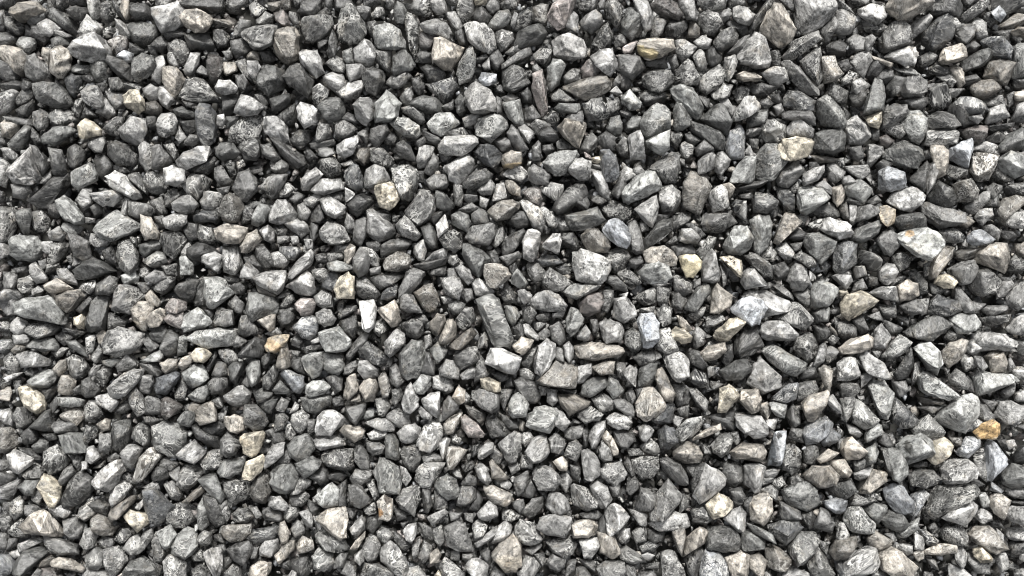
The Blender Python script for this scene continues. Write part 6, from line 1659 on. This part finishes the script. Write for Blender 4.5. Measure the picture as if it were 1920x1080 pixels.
p7 1167 89 1181 81 1195 78 1186 97 1175 108 1167 97
t4 1720 742 1742 748 1770 751 1764 759 1726 756
g6v 1831 924 1848 924 1859 947 1842 952
n5v 314 100 325 97 336 117 333 128 317 122
n3 1042 267 1053 258 1067 272 1081 278 1064 281 1045 281
n6v 156 532 178 524 181 538 169 552 156 543
n3 222 891 239 883 253 891 250 908 233 902
n5v 750 874 761 880 772 897 761 911 753 902
t5 397 36 420 36 439 42 436 53 411 47 400 44
t6 81 89 97 92 94 117 89 122 78 106
n4 1400 242 1431 239 1428 250 1409 258 1398 256
n4 144 581 167 556 175 559 164 584 150 587
n2 1284 250 1306 256 1314 264 1300 275 1287 267
n5v 647 687 667 676 672 687 656 703 645 703
n6 650 399 664 413 664 427 653 435 645 421
n5 597 279 620 277 631 288 611 296 597 291
n4v 897 637 909 620 917 637 914 651 897 653
n5 172 667 186 645 194 662 186 678 178 681
n5 345 267 356 253 370 253 375 267 358 275
n4v 131 852 156 855 153 874 147 883 139 872
t7h 514 1041 528 1030 536 1047 525 1058 520 1055
n3v 1445 97 1459 92 1464 106 1462 125 1448 122 1450 111
w7 -8 454 14 460 19 474 -8 491
t6 -8 737 17 723 22 737 17 753 -8 748
n7v 78 454 97 452 103 463 94 477 81 471
n3 614 363 642 357 645 377 622 377
t3 1106 368 1131 366 1139 377 1125 385 1109 379
n4 736 952 761 958 761 974 745 977
n4v 536 797 547 794 556 813 545 827 536 816
n6 3 279 19 277 33 291 31 302 14 296
n4 1064 1049 1081 1049 1078 1069 1059 1085
n5v 1587 794 1603 799 1617 813 1609 822 1592 813
n5 961 941 981 936 986 952 975 963 964 952
n3 1284 869 1312 872 1300 897 1289 886
n3v 1364 -8 1395 -8 1398 11 1378 14 1364 14
n3v 1081 1063 1098 1063 1114 1088 1081 1088
n4v 1445 902 1467 891 1473 908 1456 919
p4 1648 258 1662 253 1676 264 1662 278 1651 272
n3v 1000 592 1031 584 1034 598 1014 606
n6v 233 371 244 371 239 404 225 404
g4 425 219 450 217 445 233 425 242
n5v -8 997 17 1002 11 1030 -8 1027
n4 800 410 811 399 831 396 828 407 814 421
n3v 1278 919 1292 936 1289 952 1273 963 1278 941
n4 670 250 689 239 692 261 689 275 675 258
n5v 517 764 528 745 542 753 533 773 520 770
n3 511 813 533 808 536 827 514 830
n4v 525 576 536 553 550 551 553 564 536 576
n5 1142 913 1164 902 1161 930 1148 930
n5v 1723 562 1742 559 1737 587 1728 592
n3v 689 42 703 39 711 47 700 56 697 72 686 56
n3 1898 147 1928 147 1928 167 1901 167
n6 1598 546 1603 532 1617 521 1626 541 1614 546
n4v 998 1038 1020 1036 1025 1052 1017 1063
n4 1809 81 1826 78 1837 86 1828 97 1814 100
g5v 1676 128 1709 128 1726 142 1714 144 1692 136
n3 1039 502 1064 493 1070 513 1053 516
t6 1795 413 1814 404 1826 416 1814 427 1798 421
n5 433 645 445 628 464 639 453 651 439 651
n3 1584 -8 1631 -8 1628 11 1603 11
n3 1423 189 1439 183 1450 194 1439 206 1428 206
n3 61 239 72 250 78 269 67 275 58 258
n6 1525 349 1545 338 1559 352 1559 366 1542 354
n4 1170 869 1178 855 1189 880 1192 891 1181 891
g6 194 676 222 670 228 676 211 689 194 684
n4 870 363 895 366 897 377 878 382 870 374
n5 1042 651 1056 656 1059 681 1039 673
n2 1267 767 1292 759 1292 781 1275 781
n4v 1512 421 1528 413 1545 410 1537 429 1520 429
n4 1367 811 1384 808 1389 824 1381 836 1373 830
n4 131 -8 161 -8 161 11 139 14 128 8
n4 1284 421 1298 418 1314 429 1323 441 1314 446 1300 432
n3 900 1036 911 1019 922 1052 917 1058
n5 931 181 942 186 942 214 928 214
n5v 945 100 959 89 978 86 978 97 959 106
n3 153 222 161 200 178 211 183 219 167 222
n5v 839 474 856 477 861 491 850 499 839 491
n3v 636 222 653 211 667 217 675 233 659 228
n4 547 637 558 626 570 639 561 653 547 648
n6v 1778 28 1792 33 1803 47 1789 56 1778 42
n3 244 81 269 92 269 103 253 103 244 94
n5 -8 861 14 863 22 880 -8 886
n6h 1812 219 1839 214 1842 222 1834 233
n2 1487 22 1498 22 1498 61 1489 61
n4 572 651 603 642 614 653 581 659
n4 917 698 939 698 956 709 939 717
t7 1142 841 1148 819 1159 836 1159 852 1150 855
n7 1434 787 1459 784 1453 806 1439 803
n4 1086 1049 1114 1052 1117 1074 1098 1063
t6 1903 457 1928 457 1928 488 1906 477
n5 870 542 886 542 889 559 875 567 870 556
n5 -8 19 8 19 11 33 8 56 -8 61
t5 78 1052 94 1041 106 1044 94 1061 75 1063
n4v 681 952 703 941 706 963 692 966
n6 664 1041 678 1030 684 1052 675 1061 664 1052
n3 822 285 850 293 845 307 828 304
n7 328 258 336 236 350 258 336 269
n3 106 -8 128 -8 128 14 117 19 106 14
n3 50 44 64 56 67 75 47 69
t5 481 532 520 552 514 557 486 549
n4v 1175 1052 1192 1063 1192 1088 1175 1088
n6 1612 703 1626 698 1634 709 1614 728
n3 1720 764 1753 759 1764 764 1748 776
n4v 845 808 867 819 861 833 845 830
t6 1125 819 1136 808 1148 819 1142 841
t6v 1709 1036 1731 1024 1731 1047 1720 1052
n4 289 407 306 404 314 427 300 429
n4 1889 14 1928 11 1928 25 1892 25
n6 75 332 94 318 97 335 86 346 75 341
n6 1576 332 1592 329 1606 341 1592 349 1581 346
n3 1892 936 1928 936 1928 949 1895 949
n4v 589 479 608 474 617 482 614 493 595 491
n3 114 612 139 617 161 623 144 634
n3 44 150 64 153 61 164 42 172 39 161
n5 1250 106 1267 103 1273 125 1261 131
n3 570 285 581 279 597 296 578 304
n5v 1173 737 1186 728 1192 745 1186 759 1175 751
n3 945 709 961 703 964 726 947 728
n3 684 -8 714 -8 714 8 695 14 681 8
t4 1573 391 1587 379 1592 413 1581 410
t7 656 1030 667 1013 684 997 684 1008 670 1030
n4 542 374 558 360 572 366 564 377 553 382
n5v 772 1019 789 1013 784 1041 775 1047 772 1030
n4 169 388 186 379 192 399 178 407
n5 203 855 219 847 225 855 222 869 203 866
n3 1442 178 1459 175 1467 192 1453 200
t7 181 628 192 617 200 626 197 642 186 645
n5 317 886 336 874 336 905 322 897
n4 845 1033 864 1030 861 1052 845 1049
n3 1626 516 1645 521 1648 535 1628 538
n3 1681 592 1703 592 1703 612 1687 609
n5 1776 167 1798 167 1806 167 1792 183 1781 183
n3 1356 493 1373 516 1387 527 1373 529 1359 516
n5 575 787 592 787 589 809 578 814
t5 503 6 525 3 528 14 511 22 503 17
n4 1489 404 1512 402 1514 416 1506 424 1495 416
n3v -8 603 14 603 22 617 14 626 -8 617
n5v 139 482 167 491 150 502 136 499
n6v 1434 883 1450 877 1462 880 1453 894 1434 894
n5v 1009 626 1025 614 1034 626 1023 637 1011 637
n4v 1603 670 1626 681 1631 698 1614 692 1606 681
n5v 339 466 353 454 358 460 350 482 339 479
n4 256 529 275 529 283 541 269 552
n3 386 692 403 659 408 664 397 692 389 701
n5v 695 31 706 14 717 14 722 25 709 33
n4 478 178 492 175 503 194 497 203 483 189
n3 622 748 639 742 647 759 628 764
n4v 467 1024 486 1024 481 1047 470 1047
n5 1017 272 1036 269 1039 281 1025 292 1017 283
n2 525 549 536 538 547 549 536 560 520 560
n2 1631 239 1648 244 1648 264 1634 264
n3 522 1052 542 1047 547 1069 531 1066
n3 1642 310 1656 299 1673 307 1659 316 1648 321
n4 592 28 611 14 622 25 608 36
n5 1198 1074 1220 1066 1236 1088 1198 1088
b5 1564 1052 1581 1052 1581 1088 1567 1069
n3v 194 56 208 50 217 58 208 69 194 72
n5 -8 -8 22 -8 25 11 11 17 -8 11
n7 647 352 667 363 661 374 647 379
n3 864 872 886 863 892 874 872 886
n3 233 156 261 158 269 164 256 169 236 167
n3 214 310 236 313 244 324 228 327 214 318
t5 353 764 364 753 378 759 367 776 356 773
n3 1626 377 1642 366 1653 377 1642 385 1628 385
n4 1395 941 1412 927 1414 936 1403 963
n4v 1175 841 1198 841 1209 852 1181 855
n3 1314 833 1334 836 1334 852 1317 852
n4 1092 813 1103 799 1103 836 1095 841
n7 408 217 420 214 425 228 417 239 406 233
t5 22 656 33 645 50 648 44 659 28 664
n3 25 714 39 714 44 734 33 742
n3v 1887 178 1901 172 1901 194 1889 206
n3 94 759 106 742 111 753 111 764 100 776
n5 939 183 961 175 972 183 950 194
n5 542 22 556 25 561 44 550 47 542 33
n6v 1903 737 1928 728 1928 753 1903 751
n4 1106 598 1120 598 1123 620 1111 626
n3v 1848 974 1870 974 1881 991 1859 988
t4 1778 819 1803 819 1801 836 1787 836
n3v 1609 924 1648 924 1653 938 1642 938 1626 930
n5 1731 282 1745 279 1753 288 1748 299 1734 299
n5v 795 631 809 628 811 648 797 656
n3 1701 874 1720 863 1737 866 1737 874 1720 877
t7 1353 346 1367 343 1378 352 1373 366 1367 374 1364 357
n3 1731 496 1745 488 1742 516 1731 521
n5 917 1088 928 1061 945 1074 945 1088
n5 1206 528 1259 531 1239 542 1220 534
n3 517 427 542 427 536 441 520 443
n3 78 813 106 811 108 824 94 827
n5 842 961 867 961 861 974 845 977
n3 1814 703 1826 720 1828 742 1814 734
n5v 1842 748 1870 753 1859 770 1842 753
n3 1453 -8 1484 -8 1487 22 1475 17 1464 3
t5 464 103 478 94 486 103 486 114 464 111
n5v 953 874 970 866 975 880 959 891
n4 1478 897 1495 888 1506 902 1484 908
t7 1903 172 1928 169 1928 189 1903 189
n3 1870 824 1887 824 1892 844 1881 847
n5v 100 659 117 651 128 653 117 667 106 670
n5 89 496 111 493 106 507 86 513
n5 1350 496 1364 513 1362 532 1356 538 1353 521
n4 867 1036 889 1036 884 1052 867 1049
n4 397 751 411 742 420 764 408 767
n5 367 136 378 122 392 133 392 144
n4 89 -8 106 -8 106 19 92 19
n4 17 1008 33 1011 31 1024 14 1030
b3v 884 836 900 830 895 852 884 858
n3 720 670 739 670 734 687 722 692
n6 61 543 72 535 83 543 75 554 61 554
n5 778 264 795 256 800 267 786 278 778 272
n2 1403 258 1423 261 1420 281 1409 278
t5 656 751 675 734 678 753 664 759
n3 650 952 672 955 661 974 653 969
n5 1826 564 1848 570 1831 587 1826 587
b3v 1639 1069 1653 1069 1676 1088 1637 1088
n7h 1200 1041 1214 1036 1228 1041 1214 1052
n7 936 905 950 899 961 908 953 919 939 913
n5h 956 47 964 22 970 25 964 56
g5 681 773 700 767 703 781 684 787
n3 25 504 56 496 53 513 33 510
n3 403 1024 420 1019 425 1030 417 1044
n6v 1884 676 1895 670 1903 687 1892 698
n5v 825 556 850 556 850 567 831 570
n4 6 941 22 941 19 963 6 955
n5v 1567 -8 1589 11 1603 28 1581 14 1562 11
w8h 1887 827 1901 824 1906 836 1892 844
n4v 520 443 542 443 542 454 520 457
n4v 1200 578 1228 573 1225 587 1203 587
n3v 1548 637 1562 626 1573 637 1562 648
n6 1626 592 1648 584 1656 601 1642 601
n3 1231 402 1256 402 1253 410 1234 418
n3 414 1047 431 1044 436 1052 420 1066
t6 1634 103 1653 111 1673 119 1670 128 1653 119 1639 111
n3v 633 570 645 559 645 587 633 592
n4 953 499 967 493 972 507 959 518
b6v 1859 902 1881 919 1870 924 1856 919
n3 1309 178 1331 186 1328 206 1317 194
n4 1009 92 1023 81 1036 86 1036 97
n5 100 58 117 58 136 67 119 69 100 67
n5 608 -8 625 -8 622 22 611 17
n3 595 78 617 67 614 81 597 92
n3v 1537 1013 1553 1019 1550 1041 1539 1030
n3 1570 824 1584 819 1581 841 1570 847
n4 1331 714 1356 720 1345 731 1331 728
n5v 1186 316 1200 310 1211 324 1195 329
n6 692 504 714 499 714 513 695 516
n3v 1384 366 1409 360 1414 368 1406 374 1387 371
n6 167 698 175 687 189 684 181 701 169 709
n6 900 368 917 374 911 391 900 388
n3 547 -8 572 -8 570 11 553 14
n3v 133 731 150 720 153 739 139 742
n7v 8 709 22 701 44 698 28 709 14 717
n4 278 1041 306 1063 300 1074 286 1058
n3v 1478 349 1495 341 1500 354 1489 363
n4v 1209 1058 1236 1055 1236 1066 1211 1066
n3v 1164 206 1181 208 1186 219 1175 222 1164 217
n4 1481 457 1506 454 1500 468 1489 471
n5 870 961 889 963 886 980 872 974
n5 998 125 1006 117 1017 131 1009 139 998 133
n4 828 200 850 189 850 206 836 208
n6v 497 626 520 614 528 626 514 631
t5 525 3 542 -8 545 19 531 17
n2 1864 520 1903 520 1898 528 1876 528
n6 570 449 586 449 586 466 575 468
n4 1814 902 1831 897 1845 908 1831 913
n5h 56 1085 69 1066 78 1069 78 1088 56 1088
n4 889 111 911 100 917 108 897 119
n3v 442 302 456 299 461 310 447 321
n3 181 158 203 158 200 175 189 172
b4v 1428 897 1450 894 1450 902 1428 911
n5v 267 913 289 902 300 919
n5 1148 153 1159 142 1164 156 1156 167 1148 161
n3v 1045 728 1081 731 1078 739 1053 737
n5 1325 687 1339 687 1339 703 1328 709
n6v 470 952 481 949 492 966 481 972
n5 1737 1047 1753 1047 1759 1069 1742 1058
n5v 1659 1002 1676 997 1681 1013 1676 1019
t8 1109 296 1128 293 1134 302 1120 307 1109 304
n4v 778 595 795 589 803 603 795 609
g4 467 379 481 377 489 382 481 393 472 393
n4 453 717 464 703 472 723 464 728
n3 156 142 169 139 178 150 167 156 156 150
n6 903 122 917 108 920 131 909 133
n5 72 488 86 485 89 502 78 507
n3v 845 883 861 880 867 897 853 897
n6 1264 778 1281 784 1270 801 1261 792
n5 1450 200 1464 194 1470 208 1459 217
n3 342 189 370 194 370 206 350 200
n6 1142 172 1156 161 1167 175 1159 181
n3 420 518 450 521 447 529 428 529
n5v 720 -8 742 -8 739 11 728 17
n6v 47 698 61 689 72 695 61 706 50 703
n2 -8 256 17 261 14 272 -8 275
n2 1517 304 1534 304 1537 313 1517 321
n4 408 776 425 770 422 789 414 792
n4 1803 -8 1839 -8 1820 8 1806 11
n4 278 86 294 86 294 103 283 103
t8 886 -8 914 -8 911 8 892 11
n3 925 167 939 158 947 175 928 175
n3 1859 58 1884 67 1898 56 1889 78 1876 69
n6v 1864 1002 1870 991 1881 1002 1881 1019
n6 1395 286 1406 272 1414 292 1412 297
n5 406 354 431 349 428 363 414 363
n5 1009 723 1025 726 1023 742 1014 742
n4 1248 457 1267 441 1273 452 1259 460
n5v 417 97 431 94 436 108 425 114
n3 784 321 795 321 795 341 784 341
n5 1200 418 1214 418 1217 432 1203 435
n5v 1634 659 1639 651 1653 659 1645 673
n3v 244 443 264 449 258 460 247 460
n6 545 443 558 443 561 457 547 460
n3 -8 357 11 363 8 377 -8 388
n7h 531 1088 547 1069 556 1074 558 1088
n6v 542 776 553 753 561 759 558 770
n4 497 809 511 803 520 814 503 820
b4v 1567 299 1581 296 1584 310 1573 316
n5 1903 1069 1928 1066 1928 1088 1903 1088
n5v 836 -8 859 -8 856 11 842 11
n5v 1003 606 1025 606 1011 620 1003 617
n3v 403 1002 414 1002 422 1019 403 1013
n3 856 809 867 803 872 820 856 820
n6v 17 1036 33 1030 39 1041 28 1047
n6 1036 587 1059 584 1056 595 1036 595
n6 1300 527 1314 521 1314 535 1300 541
n6 153 866 164 863 164 880 153 883
n4v 1570 798 1581 809 1581 820 1570 820
n5v 1109 307 1131 307 1134 318 1117 316
t8 1573 545 1587 542 1592 553 1575 556
n3 383 581 397 581 403 592 395 598
n3v 1676 520 1698 520 1684 526 1667 542
n6 581 639 597 631 606 639 586 645
n6 158 407 178 410 178 418 161 418
n5 1120 8 1136 -8 1134 17 1123 17
n6 639 307 658 299 664 307 645 313
n3 545 656 564 659 558 667 547 670
n7v 253 952 267 936 269 947 261 958
n4 1020 421 1034 429 1028 441 1020 438
t6 975 787 984 792 981 809 973 806
n3 1192 731 1206 728 1195 753
n5v 147 543 156 529 158 549 150 554
n4 1581 200 1595 214 1587 228
n3v 1592 836 1609 824 1620 836 1612 836
n4 125 482 133 477 139 491 131 496
n3v 1431 1069 1445 1074 1450 1088 1428 1088
n7 1517 507 1528 516 1525 527 1517 524
n3v 736 404 750 404 745 418 736 416
n4 1903 798 1928 792 1928 809
n5 1912 1036 1928 1038 1928 1055 1912 1052
n5 1270 296 1284 299 1284 310 1275 310
n5 1876 659 1898 651 1906 659
t8 811 1085 822 1069 834 1088
t5 1556 609 1567 620 1570 631 1556 620
n2 1462 413 1467 404 1456 438 1448 449
n5 1737 158 1753 156 1745 167 1737 167
n4 1073 784 1092 792 1086 795 1073 792
n6 1895 791 1914 791 1903 802
n4 1734 1072 1748 1074 1748 1088 1731 1088
p7 1095 285 1106 291 1111 299 1098 296
n4 750 980 767 977 756 991
w8 1167 551 1178 548 1175 559 1167 559
n3v 1770 692 1781 692 1776 709
t7 236 1069 222 1088 211 1085
n4 1570 1074 1581 1088 1570 1088
n5v 998 1036 1017 1024 1014 1019 998 1041 981 1030
""".strip().splitlines()
VV, FF, RR, TT, NN = [], [], [], [], []
base = 0
def pile(V, F, R, c, v, side):
    global base
    VV.append(V); FF.append(F + base); RR.append(R)
    TT.append(np.concatenate([np.asarray(c)[None, :] * side[:, None], np.ones((len(F), 1))], 1)); NN.append(v * np.clip(1.9 - side + rng.normal() * 0.2, 0.15, 1.3))
    base += len(V)
for s in REST:
    code, px = decode(s)
    ctr, V, F, size, side = stone_geometry(code, px, 2)
    c, v = look_of(code)
    pile(V + ctr, F, grain(V), c, v, side)

# stones underneath and beyond the frame
PROTO = []
for _ in range(36):
    n = int(rng.integers(7, 11))
    p = rng.normal(size=(n, 3)); p /= np.linalg.norm(p, axis=1)[:, None]
    p = p * np.array((0.5, 0.5 * rng.uniform(0.6, 0.95), 0.5 * rng.uniform(0.4, 0.75)))
    V, F = hull([tuple(q) for q in p])
    side = np.tile(rng.uniform(0.72, 1.32, len(F)), 4)
    V, F = crumple(V, F, 0.03)
    V = chip(V, 1, 2, (0.05, 0.15))
    V = roughen(V, F, 1, 0.03)
    PROTO.append((V, F, side))
def scatter(x0, x1, y0, y1, z, step, keep=lambda x, y: True, sizes=(0.030, 0.046)):
    y = y0
    row = 0
    while y < y1:
        x = x0 + (row % 2) * step * 0.5
        while x < x1:
            px_, py_ = x + rng.normal() * step * 0.22, y + rng.normal() * step * 0.22
            if keep(px_, py_):
                V, F, side = PROTO[int(rng.integers(len(PROTO)))]
                s = rng.uniform(*sizes)
                Rz = rng.uniform(0, 2 * math.pi)
                A = np.array([[math.cos(Rz), -math.sin(Rz), 0], [math.sin(Rz), math.cos(Rz), 0], [0, 0, 1]])
                T = random_rotation() if rng.random() < 0.35 else A
                W = (V * s) @ T.T
                tone = TONE[int(rng.choice([3, 4, 5, 6, 7], p=[0.24, 0.30, 0.26, 0.15, 0.05]))] * rng.uniform(0.85, 1.2)
                hue = HUE[rng.choice(list('nngbtp'))]
                pile(W + np.array((px_, py_, z + rng.normal() * 0.004)), F, grain(W), np.array(hue) * tone, rng.uniform(0.3, 0.9), side)
            x += step
        y += step * 0.87
        row += 1
HX, HY = SPAN / 2, SPAN * 9 / 32
outside = lambda x, y: abs(x) > HX + 0.018 or abs(y) > HY + 0.018
scatter(-HX - 0.08, HX + 0.08, -HY - 0.08, HY + 0.08, -0.027, 0.021, sizes=(0.012, 0.033))            # just below the top stones
scatter(-HX - 0.05, HX + 0.05, -HY - 0.05, HY + 0.05, -0.015, 0.0155, sizes=(0.007, 0.019))      # chips lodged in the gaps
scatter(-HX - 0.55, HX + 0.55, -HY - 0.45, HY + 0.45, -0.055, 0.040, sizes=(0.038, 0.055))
scatter(-HX - 0.55, HX + 0.55, -HY - 0.45, HY + 0.45, -0.004, 0.034, keep=outside)
V = np.concatenate(VV); F = np.concatenate(FF)
me = mesh_from('gravel', V, F, np.concatenate(RR), np.concatenate(TT), np.concatenate(NN))
gravel = bpy.data.objects.new('gravel', me)
gravel['kind'] = 'stuff'
gravel['label'] = 'smaller grey and black crushed stones filling the bed between the larger ones'
scene.collection.objects.link(gravel)
print('triangles in mass', len(F))
